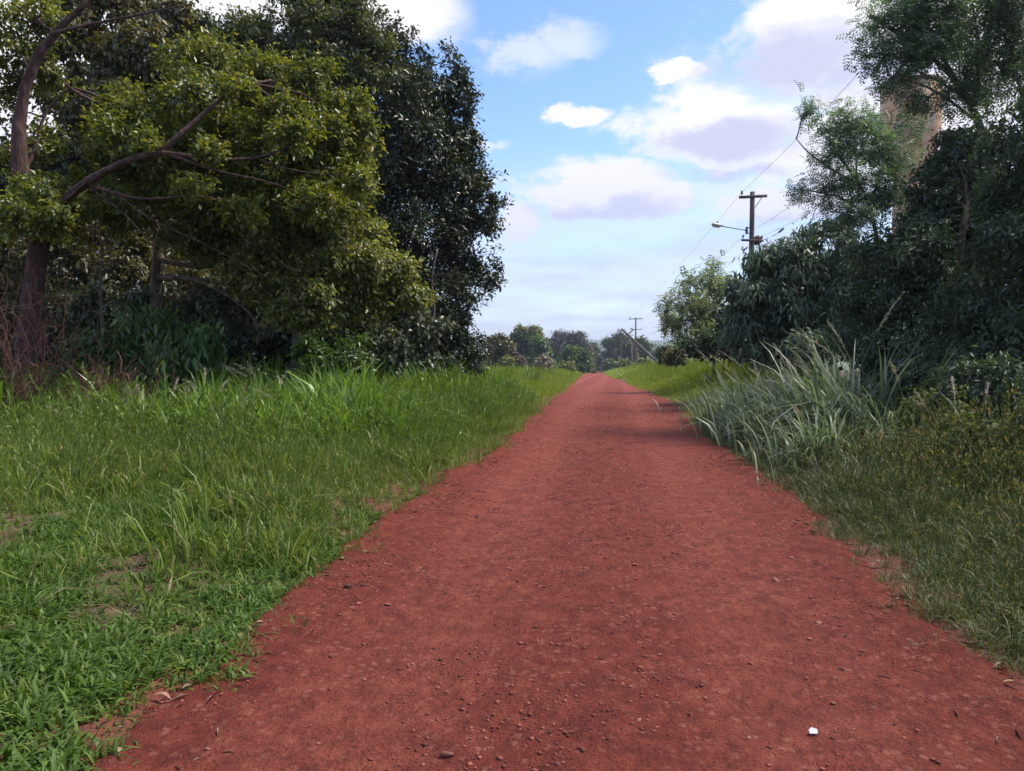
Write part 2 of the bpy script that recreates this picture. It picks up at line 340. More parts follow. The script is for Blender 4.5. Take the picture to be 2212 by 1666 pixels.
def ground_mat():
    m, N, L = new_mat('verge_soil_and_fields')
    tc = N.new('ShaderNodeTexCoord')
    def noise(scale, detail):
        n = N.new('ShaderNodeTexNoise'); n.inputs['Scale'].default_value = scale; n.inputs['Detail'].default_value = detail
        L.new(tc.outputs['Object'], n.inputs['Vector']); return n
    n1 = noise(2.2, 6); n2 = noise(0.012, 4); n3 = noise(30, 4)
    soil = ramp(N, [(0.3, (0.070, 0.030, 0.018)), (0.5, (0.105, 0.058, 0.030)), (0.68, (0.065, 0.062, 0.022))]); L.new(n1.outputs[0], soil.inputs[0])
    field = ramp(N, [(0.35, (0.06, 0.10, 0.022)), (0.58, (0.11, 0.155, 0.035)), (0.74, (0.28, 0.24, 0.12))]); L.new(n2.outputs[0], field.inputs[0])
    sp = N.new('ShaderNodeSeparateXYZ'); L.new(tc.outputs['Object'], sp.inputs[0])
    mr = N.new('ShaderNodeMapRange'); mr.inputs[1].default_value = 60; mr.inputs[2].default_value = 160; L.new(sp.outputs[1], mr.inputs[0])
    mx = N.new('ShaderNodeMix'); mx.data_type = 'RGBA'; L.new(mr.outputs[0], mx.inputs[0]); L.new(soil.outputs[0], mx.inputs[6]); L.new(field.outputs[0], mx.inputs[7])
    at = N.new('ShaderNodeAttribute'); at.attribute_name = 'verge'
    vr = N.new('ShaderNodeMath'); vr.operation = 'MULTIPLY_ADD'; L.new(n1.outputs[0], vr.inputs[0]); vr.inputs[1].default_value = 1.6; L.new(at.outputs['Fac'], vr.inputs[2])
    vm = N.new('ShaderNodeMapRange'); vm.inputs[1].default_value = 0.75; vm.inputs[2].default_value = 1.5; L.new(vr.outputs[0], vm.inputs[0])
    dirt = ramp(N, [(0.35, (0.10, 0.021, 0.013)), (0.65, (0.19, 0.040, 0.023))]); L.new(n3.outputs[0], dirt.inputs[0])
    md = N.new('ShaderNodeMix'); md.data_type = 'RGBA'; L.new(vm.outputs[0], md.inputs[0]); L.new(dirt.outputs[0], md.inputs[6]); L.new(mx.outputs[2], md.inputs[7])
    b = N.new('ShaderNodeBsdfPrincipled'); L.new(md.outputs[2], b.inputs['Base Color']); b.inputs['Roughness'].default_value = 0.95
    bp = N.new('ShaderNodeBump'); bp.inputs['Strength'].default_value = 0.6; bp.inputs['Distance'].default_value = 0.04
    L.new(n3.outputs[0], bp.inputs['Height']); L.new(bp.outputs[0], b.inputs['Normal'])
    o = N.new('ShaderNodeOutputMaterial'); L.new(b.outputs[0], o.inputs[0])
    return m
M = {
    'road': road_mat(), 'ground': ground_mat(),
    'stone': rough_mat('laterite_stone', (0.17, 0.040, 0.028), (0.30, 0.085, 0.055), 40, 0.9, 0.5, c3=(0.45, 0.22, 0.15), island=0.7),
    'gravel': rough_mat('red_grit', (0.110, 0.026, 0.017), (0.20, 0.045, 0.027), 20, 0.9, 0.3, c3=(0.31, 0.092, 0.056), island=0.8),
    'bark_brown': rough_mat('brown_bark', (0.03, 0.02, 0.014), (0.10, 0.066, 0.046), 9, 0.9, 0.9, (1, 1, 0.25), c3=(0.24, 0.19, 0.15)),
    'bark_red': rough_mat('reddish_bark', (0.020, 0.010, 0.007), (0.060, 0.026, 0.019), 11, 0.9, 1.0, (1, 1, 0.35), c3=(0.17, 0.10, 0.085), bdist=.05),
    'bark_grey': rough_mat('grey_bark', (0.05, 0.045, 0.04), (0.16, 0.14, 0.125), 12, 0.9, 0.7, (1, 1, 0.3)),
    'twig': rough_mat('dry_reddish_twig', (0.085, 0.032, 0.022), (0.20, 0.085, 0.056), 6, 0.9, 0.3),
    'dead_wood': rough_mat('dead_brown_wood', (0.11, 0.042, 0.024), (0.26, 0.11, 0.06), 14, 0.9, 0.6),
    'pole': rough_mat('weathered_pole_wood', (0.045, 0.032, 0.028), (0.12, 0.088, 0.075), 14, 0.85, 0.6, (1, 1, 0.12), c3=(0.20, 0.16, 0.14)),
    'insul': rough_mat('dark_glazed_porcelain', (0.03, 0.02, 0.018), (0.06, 0.04, 0.035), 20, 0.25, 0.05),
    'lamp_metal': rough_mat('dull_aluminium', (0.42, 0.40, 0.37), (0.58, 0.56, 0.52), 18, 0.45, 0.05, metallic=0.25),
    'dark_metal': rough_mat('galvanised_steel', (0.10, 0.10, 0.10), (0.20, 0.20, 0.20), 25, 0.5, 0.1, metallic=0.6),
    'lamp_glass': rough_mat('frosted_lamp_bowl', (0.45, 0.44, 0.40), (0.55, 0.54, 0.50), 6, 0.3, 0.02),
    'wire': rough_mat('wire_sheath', (0.03, 0.03, 0.032), (0.05, 0.05, 0.055), 5, 0.5, 0.0),
    'tower': rough_mat('stained_orange_concrete', (0.48, 0.15, 0.07), (0.64, 0.39, 0.23), 1.5, 0.85, 0.4, (1, 1, 0.4), c3=(0.74, 0.63, 0.48), detail=12),
    'tower_trim': rough_mat('dark_weathered_concrete', (0.12, 0.08, 0.06), (0.25, 0.17, 0.13), 3, 0.9, 0.2),
    'dry_leaf': rough_mat('dry_leaf', (0.12, 0.055, 0.03), (0.26, 0.14, 0.075), 30, 0.7, 0.3, c3=(0.38, 0.25, 0.14), island=0.8),
    'straw': rough_mat('straw', (0.30, 0.20, 0.11), (0.55, 0.42, 0.26), 30, 0.8, 0.1, island=0.8),
    'paper': rough_mat('paper', (0.50, 0.49, 0.48), (0.60, 0.59, 0.58), 30, 0.8, 0.1),
    'white_post': rough_mat('faded_white_post', (0.26, 0.24, 0.22), (0.40, 0.38, 0.35), 12, 0.8, 0.2),
    'nest': rough_mat('mud_nest', (0.06, 0.035, 0.025), (0.15, 0.085, 0.06), 25, 0.95, 0.8),
    'hill': rough_mat('wooded_hill', (0.020, 0.040, 0.015), (0.05, 0.085, 0.03), 0.02, 0.95, 0.0, c3=(0.11, 0.13, 0.05)),
    'plume': leaf_mat('grass_plume', (0.26, 0.22, 0.15), (0.42, 0.37, 0.27), (0.60, 0.55, 0.44), 0.7, 0.35, (1.2, 1.15, 0.9)),
    'olive': leaf_mat('olive_leaf', (0.034, 0.054, 0.010), (0.105, 0.135, 0.018), (0.26, 0.26, 0.045), 0.38, 0.38, scale=0.9),
    'olive2': leaf_mat('olive_pale_leaf', (0.048, 0.068, 0.016), (0.14, 0.165, 0.036), (0.31, 0.32, 0.11), 0.36, 0.36, scale=0.9),
    'dark': leaf_mat('dark_evergreen_leaf', (0.012, 0.024, 0.012), (0.028, 0.046, 0.022), (0.075, 0.095, 0.045), 0.36, 0.18, scale=0.8),
    'greygreen': leaf_mat('grey_green_leaf', (0.028, 0.046, 0.018), (0.065, 0.090, 0.034), (0.14, 0.16, 0.06), 0.42, 0.3, scale=0.8),
    'vine': leaf_mat('brownish_vine_leaf', (0.045, 0.050, 0.018), (0.095, 0.090, 0.030), (0.19, 0.165, 0.070), 0.42, 0.3, scale=1.0),
    'dark_far': leaf_mat('far_dark_leaf', (0.016, 0.030, 0.018), (0.036, 0.056, 0.030), (0.08, 0.10, 0.05), 0.65, 0.18, scale=0.2, spec=.2),
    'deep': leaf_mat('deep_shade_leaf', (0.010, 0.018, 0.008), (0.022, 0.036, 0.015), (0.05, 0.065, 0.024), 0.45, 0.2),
    'shrub': leaf_mat('bright_shrub_leaf', (0.022, 0.055, 0.012), (0.055, 0.115, 0.022), (0.12, 0.19, 0.05), 0.38, 0.3),
    'heart': leaf_mat('dull_heart_leaf', (0.030, 0.045, 0.022), (0.070, 0.090, 0.048), (0.13, 0.15, 0.09), 0.40, 0.22),
    'weed': leaf_mat('weed_leaf', (0.030, 0.048, 0.014), (0.070, 0.100, 0.028), (0.16, 0.18, 0.06), 0.65, 0.3, spec=.2),
    'mango': leaf_mat('drooping_mango_leaf', (0.026, 0.054, 0.034), (0.066, 0.108, 0.062), (0.16, 0.21, 0.12), 0.50, 0.25, (1.5, 1.6, 0.8)),
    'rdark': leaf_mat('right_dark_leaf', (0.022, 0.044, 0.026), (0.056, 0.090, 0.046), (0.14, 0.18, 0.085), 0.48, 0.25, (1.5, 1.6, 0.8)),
    'feather': leaf_mat('feathery_leaf', (0.050, 0.090, 0.058), (0.105, 0.160, 0.100), (0.20, 0.26, 0.15), 0.45, 0.48, (1.5, 1.6, 0.9)),
    'feather_lt': leaf_mat('light_feathery_leaf', (0.13, 0.175, 0.080), (0.24, 0.290, 0.140), (0.40, 0.43, 0.22), 0.45, 0.45, (1.5, 1.5, 0.8)),
    'purple': leaf_mat('purplish_mango_leaf', (0.032, 0.032, 0.030), (0.066, 0.058, 0.052), (0.13, 0.105, 0.085), 0.4, 0.2, (1.4, 1.2, 0.9)),
    'green': leaf_mat('mid_green_leaf', (0.035, 0.075, 0.020), (0.075, 0.135, 0.038), (0.15, 0.21, 0.07), 0.45, 0.3),
    'yellowgreen': leaf_mat('yellow_green_leaf', (0.08, 0.10, 0.025), (0.15, 0.17, 0.045), (0.26, 0.26, 0.09), 0.5, 0.3),
    'brownleaf': leaf_mat('brown_dry_leaf', (0.070, 0.052, 0.032), (0.13, 0.100, 0.060), (0.22, 0.18, 0.11), 0.6, 0.2, (1.2, 1.1, 0.9)),
    'creamleaf': leaf_mat('cream_flower', (0.16, 0.13, 0.08), (0.30, 0.26, 0.17), (0.48, 0.43, 0.31), 0.6, 0.2, (1.1, 1.1, 1.0)),
    'far': leaf_mat('far_tree_leaf', (0.03, 0.05, 0.02), (0.06, 0.09, 0.035), (0.11, 0.13, 0.06), 0.5, 0.25),
    'lawn': leaf_mat('broad_lawn_blade', (0.032, 0.064, 0.009), (0.086, 0.152, 0.018), (0.21, 0.28, 0.06), 0.55, 0.3, (1.5, 1.5, 0.6), scale=1.3, spec=0.35, inst=True, dry=0.018),
    'fine': leaf_mat('fine_verge_blade', (0.055, 0.095, 0.012), (0.135, 0.200, 0.024), (0.29, 0.32, 0.07), 0.5, 0.32, (1.5, 1.5, 0.7), scale=0.8, inst=True, dry=0.12),
    'tall': leaf_mat('tall_grass_blade', (0.058, 0.115, 0.012), (0.140, 0.235, 0.026), (0.30, 0.37, 0.10), 0.36, 0.32, (1.5, 1.5, 0.7), scale=0.7, inst=True, dry=0.05),
    'field': leaf_mat('field_grass_blade', (0.085, 0.145, 0.012), (0.20, 0.285, 0.020), (0.40, 0.42, 0.06), 0.45, 0.35, (1.6, 1.5, 0.6), scale=0.35, inst=True),
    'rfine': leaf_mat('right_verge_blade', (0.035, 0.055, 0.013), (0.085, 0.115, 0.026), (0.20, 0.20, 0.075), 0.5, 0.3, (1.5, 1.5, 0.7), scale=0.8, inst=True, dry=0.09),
    'tallc': leaf_mat('tall_clump_blade', (0.030, 0.075, 0.016), (0.080, 0.155, 0.036), (0.19, 0.26, 0.095), 0.36, 0.32, (1.5, 1.5, 0.7), scale=0.7),
    'cane': leaf_mat('grey_green_sheen_cane_blade', (0.060, 0.090, 0.045), (0.18, 0.225, 0.135), (0.42, 0.46, 0.35), 0.45, 0.3, (1.3, 1.4, 0.8), scale=0.8),  # grey-green raised paler: the sky sheen on the blades is in the colour
}

# ------------------------------------------------------------------ terrain
def sstep(a, b, x):
    t = np.clip((x - a) / (b - a), 0, 1); return t * t * (3 - 2 * t)
YP = np.array([-40, 21, 28, 40, 60, 93, 150, 220, 330, 420, 520, 640, 900, 1100, 2000, 6000.])
ZP = np.array([0, 0, -0.14, -0.52, -1.02, -1.83, -3.25, -5.2, -8.4, -14, -20, -20.5, -8, -4, -14, -14.])
_yy = np.linspace(-40, 6000, 12081); _zz = np.interp(_yy, YP, ZP)
_k = np.hanning(33); _k /= _k.sum(); _zz = np.convolve(np.pad(_zz, 16, mode='edge'), _k, 'valid')
def zroad(y): return np.interp(y, _yy, _zz)
def xroad(y):
    y = np.asarray(y, float)
    a = np.maximum(0, y - 22); b = np.maximum(0, y - 140)
    return -0.1 - 0.032 * (np.sqrt(a * a + 30) - math.sqrt(30)) + 0.0185 * b
def sn(x, y, s, ph):
    return np.sin(x * s + ph) * np.cos(y * s * 1.13 + ph * 1.7) + 0.5 * np.sin(x * s * 2.3 + y * s * 1.1 + ph * 2.1) + 0.35 * np.cos(y * s * 3.1 - x * s * 1.9 + ph)
def edge_l(y): return xroad(y) - 2.0 + 0.05 * np.sin(y * 0.55 + 1) + 0.035 * np.sin(y * 1.73) + 0.02 * np.sin(y * 4.7 + 2) + 0.012 * np.sin(y * 11.3) + 0.22 * sstep(9, 13, y) - 0.10 * sstep(16, 26, y) + 0.13 * (1 - sstep(2.4, 5.0, y))
def edge_r(y): return xroad(y) + 1.98 + 0.05 * np.sin(y * 0.5 + 3) + 0.035 * np.sin(y * 1.6 + 1) + 0.02 * np.sin(y * 5.1) + 0.012 * np.sin(y * 12.7) - 0.16 * sstep(9, 14, y) + 0.15 * sstep(16, 26, y)
def H(x, y):
    x = np.asarray(x, float); y = np.asarray(y, float)
    u = x - xroad(y)
    z = zroad(y) + 0.0
    near = 1 - sstep(120, 300, y)
    z = z + near * 0.10 * sstep(2.0, 3.2, np.abs(u))
    z = z + 0.75 * sstep(2.4, 8.0, u) * sstep(15, 36, y) * (1 - sstep(120, 170, y))
    z = z + 0.22 * sstep(3.0, 9.0, u) * (1 - sstep(15, 30, y))
    z = z + 0.12 * sstep(2.5, 8.0, -u) * near
    z = z + near * 0.035 * sn(x, y, 0.9, 0.4) * sstep(1.7, 2.6, np.abs(u))
    far = sstep(160, 400, y)
    z = z + far * (2.5 * sn(x, y, 0.011, 1.3) + 6 * sstep(30, 400, np.abs(u)))
    return z
def gp(vx, vy):
    r = ray(vx, vy); t = 3.0
    for _ in range(4000):
        p = EYE + r * t
        if p[2] <= float(H(p[0], p[1])): break
        t *= 1.004
    return p
def on_ground(vx, d):
    """point of the ground straight below image column vx at view depth d"""
    p = pt(vx, 754, d); p[2] = float(H(p[0], p[1])); return p

def graded(a, fine, ratio, end):
    out = [a]; s = fine
    while out[-1] < end: out.append(out[-1] + s); s *= ratio
    return np.array(out)
def grid_mesh(name, X, Y, Z):
    nx, ny = X.shape
    V = np.stack([X, Y, Z], -1).reshape(-1, 3)
    i = np.arange(nx - 1)[:, None] * ny; j = np.arange(ny - 1)[None]
    F = np.stack([i + j, i + ny + j, i + ny + j + 1, i + j + 1], -1).reshape(-1, 4)
    return mesh_np(name, V, F, True)
xs = graded(0, 0.22, 1.075, 2500); xs = np.concatenate([-xs[:0:-1], xs])
ys = np.concatenate([-graded(0, 0.5, 1.3, 120)[:0:-1], graded(0, 0.25, 1.03, 3600)])
X, Y = np.meshgrid(xs, ys, indexing='ij')
X = X + xroad(Y) * np.exp(-np.abs(X) / 60.0)
Z = H(X, Y)
inside = sstep(0.0, 0.25, np.minimum(X - edge_l(Y), edge_r(Y) - X))
Z = Z - 0.09 * inside
g = link('ground', grid_mesh('ground', X, Y, Z), M['ground'], kind='structure')
ga = g.data.attributes.new('verge', 'FLOAT', 'POINT'); ga.data.foreach_set('value', np.maximum(edge_l(Y) - X, X - edge_r(Y)).astype(np.float32).ravel())

ry = np.concatenate([-graded(0, 0.10, 1.05, 8)[:0:-1], graded(0, 0.034, 1.0075, 1000)])
ru = np.linspace(-0.06, 1.06, 92)
U, Y = np.meshgrid(ru, ry, indexing='ij')
el_, er_ = edge_l(Y), edge_r(Y)
X = el_ + (er_ - el_) * U
lat = X - xroad(Y)
Zr = H(X, Y) + 0.012
fade = np.minimum(1, 14 / np.maximum(Y, 14))
Zr += fade * (-0.028 * np.exp(-((lat + 0.95) / 0.33) ** 2) - 0.026 * np.exp(-((lat - 0.85) / 0.33) ** 2) + 0.012 * np.exp(-((lat) / 0.4) ** 2))
Zr += fade * (0.007 * sn(X, Y, 2.3, 0.2) + 0.005 * sn(X, Y, 6.1, 1.9) + 0.0035 * sn(X, Y, 15.0, 4.0))
Zr += fade * 0.003 * rng.standard_normal(Zr.shape)
Zr -= 0.07 * (1 - sstep(-0.06, 0.02, np.minimum(U, 1 - U)))
Zr += 0.03 * np.exp(-((np.minimum(U, 1 - U) - 0.03) / 0.03) ** 2) * (0.5 + 0.5 * np.sin(Y * 3.3))
road = link('road', grid_mesh('road', X, Y, Zr), M['road'], kind='structure')
def road_z(x, y):
    l = x - xroad(y); f = np.minimum(1, 14 / np.maximum(y, 14))
    return H(x, y) + 0.012 + f * (-0.028 * np.exp(-((l + 0.95) / 0.33) ** 2) - 0.026 * np.exp(-((l - 0.85) / 0.33) ** 2) + 0.012 * np.exp(-(l / 0.4) ** 2) + 0.007 * sn(x, y, 2.3, 0.2) + 0.005 * sn(x, y, 6.1, 1.9) + 0.0035 * sn(x, y, 15.0, 4.0))

# wooded hills closing the valley
def hills(name, y0, w, crest, ph, depth):
    hx = np.linspace(-w, w, 220); hy = np.linspace(0, 1, 26)
    Xh, Th = np.meshgrid(hx, hy, indexing='ij')
    prof = np.sin(np.clip(Th * 1.3, 0, 1) * math.pi / 2) ** 1.4
    c = crest * (1 + 0.28 * np.sin(Xh / 700 + ph) + 0.16 * np.sin(Xh / 260 + ph * 2) + 0.06 * np.sin(Xh / 90 + ph * 5))
    Zh = -16 + (c + 16) * prof + (2.2 * rng.random(Xh.shape)) * sstep(0, 0.1, Th)
    return link(name, grid_mesh(name, Xh, y0 + Th * depth, Zh), M['hill'], kind='structure')
hills('hills', 1500, 2400, 17, 0.6, 900)
hills('hills', 2500, 3600, 34, 2.1, 900)

# ------------------------------------------------------------------ foliage machinery
def tmpl_leaf(w=0.5, fold=0.10, curl=0.12):
    V = np.array([[0, 0, 0], [0.45, w / 2, fold], [1, 0, -curl], [0.45, -w / 2, fold]])
    return V, np.array([[0, 1, 2], [0, 2, 3]])
def tmpl_long(w=0.22, droop=0.25):
    V = np.array([[0, 0, 0], [0.3, w / 2, 0.04], [0.3, -w / 2, 0.04], [0.7, w * 0.42, -droop * 0.4], [0.7, -w * 0.42, -droop * 0.4], [1, 0, -droop]])
    return V, np.array([[0, 1, 2], [1, 3, 4], [1, 4, 2], [3, 5, 4]])
def tmpl_frond(k=5, lw=0.13, ll=0.30, droop=0.30):
    V = []; F = []
    for i in range(k):
        t = 0.15 + 0.85 * i / (k - 1); z = -droop * t * t
        s = ll * (1 - 0.55 * abs(t - 0.5) * 1.5)
        for sd in (-1, 1):
            n = len(V)
            V += [[t, 0, z], [t + s * 0.25 + lw / 2, sd * s * 0.55, z - 0.02], [t + s * 0.35, sd * s, z - 0.06], [t + s * 0.25 - lw / 2, sd * s * 0.45, z - 0.02]]
            F += [[n, n + 1, n + 2], [n, n + 2, n + 3]]
    n = len(V)
    V += [[0, 0.006, 0], [0, -0.006, 0], [1, 0, -droop]]; F += [[n, n + 1, n + 2]]
    return np.array(V, float), np.array(F)
T = {'leaf': tmpl_leaf(), 'round': tmpl_leaf(0.72, 0.12, 0.16), 'narrow': tmpl_leaf(0.30, 0.06, 0.2), 'slim': tmpl_leaf(0.36, 0.07, 0.18), 'spike': tmpl_leaf(0.11, 0.02, 0.10), 'long': tmpl_long(), 'frond': tmpl_frond(), 'frond_s': tmpl_frond(4, 0.24, 0.36)}
def place(tmpl, P, A, Nn, S):
    """copy template to points P with axis A, approx normal Nn, scale S -> V,F"""
    tv, tf = T[tmpl]
    A = unit(A); B = unit(np.cross(Nn, A)); C = np.cross(A, B)
    V = P[:, None] + S[:, None, None] * (tv[None, :, 0, None] * A[:, None] + tv[None, :, 1, None] * B[:, None] + tv[None, :, 2, None] * C[:, None])
    F = tf[None] + (np.arange(len(P)) * len(tv))[:, None, None]
    return V.reshape(-1, 3), F.reshape(-1, tf.shape[1])
def ball(n, lo=0.0):
    d = unit(rng.standard_normal((n, 3))); r = (lo ** 3 + (1 - lo ** 3) * rng.random(n)) ** (1 / 3)
    return d * r[:, None]
def bez(a, b, n=6, sag=0.0, wob=0.05):
    a = np.asarray(a, float); b = np.asarray(b, float); t = np.linspace(0, 1, n)[:, None]
    L = np.linalg.norm(b - a)
    P = a + (b - a) * t; P[:, 2] += sag * L * np.sin(t[:, 0] * math.pi)
    P[1:-1] += rng.standard_normal((n - 2, 3)) * wob * L / n * 1.5
    return P
def resample(P, n):
    P = np.asarray(P, float); s = np.concatenate([[0], np.cumsum(np.linalg.norm(np.diff(P, axis=0), axis=1))])
    t = np.linspace(0, s[-1], n); return np.stack([np.interp(t, s, P[:, i]) for i in range(3)], 1)
def smooth_path(P, n):
    P = np.asarray(P, float)
    for _ in range(2):
        Q = [P[0]]
        for a, b in zip(P[:-1], P[1:]): Q += [a * 0.75 + b * 0.25, a * 0.25 + b * 0.75]
        P = np.array(Q + [P[-1]])
    return resample(P, n)

def make_tree(name, label, cat, base, trunk, lobes, leaf, n, L, mat, bark, limbs=(), droop=0.2, outb=0.6, puff=9, per=34, group=None, shell=0.45, twigs=0.35, r0=0.16, fill=1.0, flat=0.75, upb=1.0, pr=(0.30, 0.58), stems=None, crown_name='crown', cl=1.0, lvar=0.35, tend=0.35, tpow=1.0):
    """trunk: world polyline; lobes: [(centre, radii, weight)]; n leaves in all"""
    base = np.asarray(base, float)
    t = thing(name, label, cat, base, group)
    mb = MB()
    tp = smooth_path(trunk, 14)
    rad = r0 * (tend + (1 - tend) * (1 - np.linspace(0, 1, len(tp))) ** tpow); rad[0] *= 1.35; rad[1] *= 1.1
    mb.tube(tp, rad * (1 + 0.06 * rng.standard_normal(len(tp))), 9)
    for (lp, ra, rb) in limbs:
        q = smooth_path(lp, 16); rr = np.linspace(ra, rb, 16)
        mb.tube(q, rr * (1 + 0.05 * rng.standard_normal(16)), 7)
    lw = np.array([l[2] * np.prod(l[1]) ** (2 / 3) for l in lobes]); lw /= lw.sum()
    PP, AA, NN, SS = [], [], [], []
    ends = [tp] + [np.asarray(l[0]) for l in limbs]
    allp = np.concatenate([resample(e, 12)[4:] for e in ends])
    for (c, r, w), f in zip(lobes, lw):
        c = np.asarray(c, float); r = np.asarray(r, float)
        # limb into the lobe
        k = np.argmin(np.linalg.norm(allp - c, axis=1)); a = allp[k]
        q = bez(a, c, 7, 0.08)
        rl = max(0.012, min(r0 * 0.45, 0.02 * np.mean(r) + 0.014))
        if np.linalg.norm(a - c) > 0.15: mb.tube(q, np.linspace(rl, rl * 0.5, 7), 5, cap=False)
        npuff = max(3, int(1.3 * puff * (0.6 + 0.8 * rng.random())))
        pc = ball(npuff, 0.15) * r * 0.84 + c
        nl = int(n * f)
        ncl = max(npuff, nl // per)
        pi = rng.integers(0, npuff, ncl)
        pradii = (pr[0] + (pr[1] - pr[0]) * rng.random(npuff)) * np.mean(r)
        cc = pc[pi] + ball(ncl, shell) * pradii[pi][:, None] * np.array([1, 1, flat])
        for k2 in range(npuff):
            q = bez(c * 0.7 + a * 0.3, pc[k2], 5, 0.05, 0.1); mb.tube(q, np.linspace(rl * 0.55, rl * 0.22, 5), 4, cap=False)
        nt_ = int(ncl * twigs)
        for k2 in rng.choice(ncl, nt_, replace=False):
            q = bez(pc[pi[k2]] * 0.8 + c * 0.2, cc[k2], 4, 0.05, 0.12); mb.tube(q, np.linspace(rl * 0.25, 0.004, 4), 3, cap=False)
        ci = np.repeat(np.arange(ncl), per)
        m = len(ci)
        rc = 1.5 * L * cl + 0.12 * pradii[pi][ci]
        tw = unit(cc - pc[pi])[ci]                       # twig direction
        along = rng.random(m)[:, None]
        P = cc[ci] + tw * (along - 0.7) * rc[:, None] * 1.6 + rng.standard_normal((m, 3)) * rc[:, None] * 0.42
        A = unit(tw) * outb + rng.standard_normal((m, 3)) * 0.55 + np.array([0, 0, -1.0]) * droop
        Nn = np.array([0, 0, 1.0]) * upb + unit(P - c) * 0.5 + rng.standard_normal((m, 3)) * 0.45
        keep = rng.random(m) < fill
        PP.append(P[keep]); AA.append(A[keep]); NN.append(Nn[keep]); SS.append(L * (1 + lvar * rng.standard_normal(m)[keep]).clip(0.45, 1.8))
    V, F = place(leaf, np.concatenate(PP), np.concatenate(AA), np.concatenate(NN), np.concatenate(SS))
    gz = H(V[:, 0], V[:, 1]); V[:, 2] = np.maximum(V[:, 2], gz + 0.02)
    link('trunk' if stems is None else stems, mb.mesh('trunk', True, base), bark, t)
    link(crown_name, mesh_np('crown', V - base, F), mat, t, kind='stuff')
    return t
def lob(vx, vy, rx, ry, d, dr=None, w=1.0):
    rX, rZ = rx * d / FPX, ry * d / FPX
    return (pt(vx, vy, d), (rX, dr if dr else 0.5 * (rX + rZ), rZ), w)

def blades(P, h, w, bend, az, segs=3, twist=0.5, vert=0.35):
    """grass blades as arching strips; returns V,F"""
    n = len(P); ts = np.linspace(0, 1, segs + 1)
    D = np.stack([np.cos(az), np.sin(az), np.zeros(n)], 1)
    tw = az + math.pi / 2 + (rng.random(n) - 0.5) * 2 * twist
    Wd = np.stack([np.cos(tw), np.sin(tw), np.zeros(n)], 1)
    V = np.zeros((n, 2 * segs + 1, 3))
    for i, t in enumerate(ts):
        c = P + D * (h * bend * (0.25 * t + 0.75 * t * t))[:, None]
        c[:, 2] += h * (t - vert * bend * t * t * (1 + t * 0.9))
        if i < segs:
            ww = w * (0.75 if i == 0 else 1.0 - 0.25 * (i - 1))
            V[:, 2 * i] = c + Wd * (ww / 2)[:, None]; V[:, 2 * i + 1] = c - Wd * (ww / 2)[:, None]
        else: V[:, 2 * segs] = c
    F4 = []; b = (np.arange(n) * (2 * segs + 1))[:, None]
    f3 = b + np.array([[2 * segs - 2, 2 * segs - 1, 2 * segs]])
    F4 = np.concatenate([b + np.array([[2 * i, 2 * i + 1, 2 * i + 3, 2 * i + 2]]) for i in range(segs - 1)]) if segs > 1 else np.zeros((0, 4), int)
    return V.reshape(-1, 3), [F4, f3]
def visible(x, y, mx=1.15):
    d = x * FWD[0] + y * FWD[1]; u = x * RGT[0] + y * RGT[1]
    return (d > 0.9) & (np.abs(u / np.maximum(d, 0.1)) < 0.68 * mx)
def patch(n, x0, x1, y0, y1, dens):
    """random points in a box thinned by dens(x,y) in 0..1 and by view"""
    x = rng.uniform(x0, x1, n); y = rng.uniform(y0, y1, n)
    k = (rng.random(n) < dens(x, y)) & visible(x, y)
    return x[k], y[k]
def grass(name, label, x, y, h, w, bend, mat, segs=3, wind=None, cat='grass', twist=0.6):
    n = len(x)
    P = np.stack([x, y, H(x, y) - 0.015], 1)
    az = rng.uniform(0, 2 * math.pi, n)
    if wind is not None: az = wind + rng.standard_normal(n) * 0.9
    V, F = blades(P, h, w, bend, az, segs, twist)
    o = link(name, mesh_np(name, V, F), mat, kind='stuff')
    return tag(o, label, cat)
def fbm(x, y, s, ph=0.0):
    return 0.5 + 0.28 * sn(x, y, s, ph) + 0.14 * sn(x, y, s * 2.7, ph + 1.3)

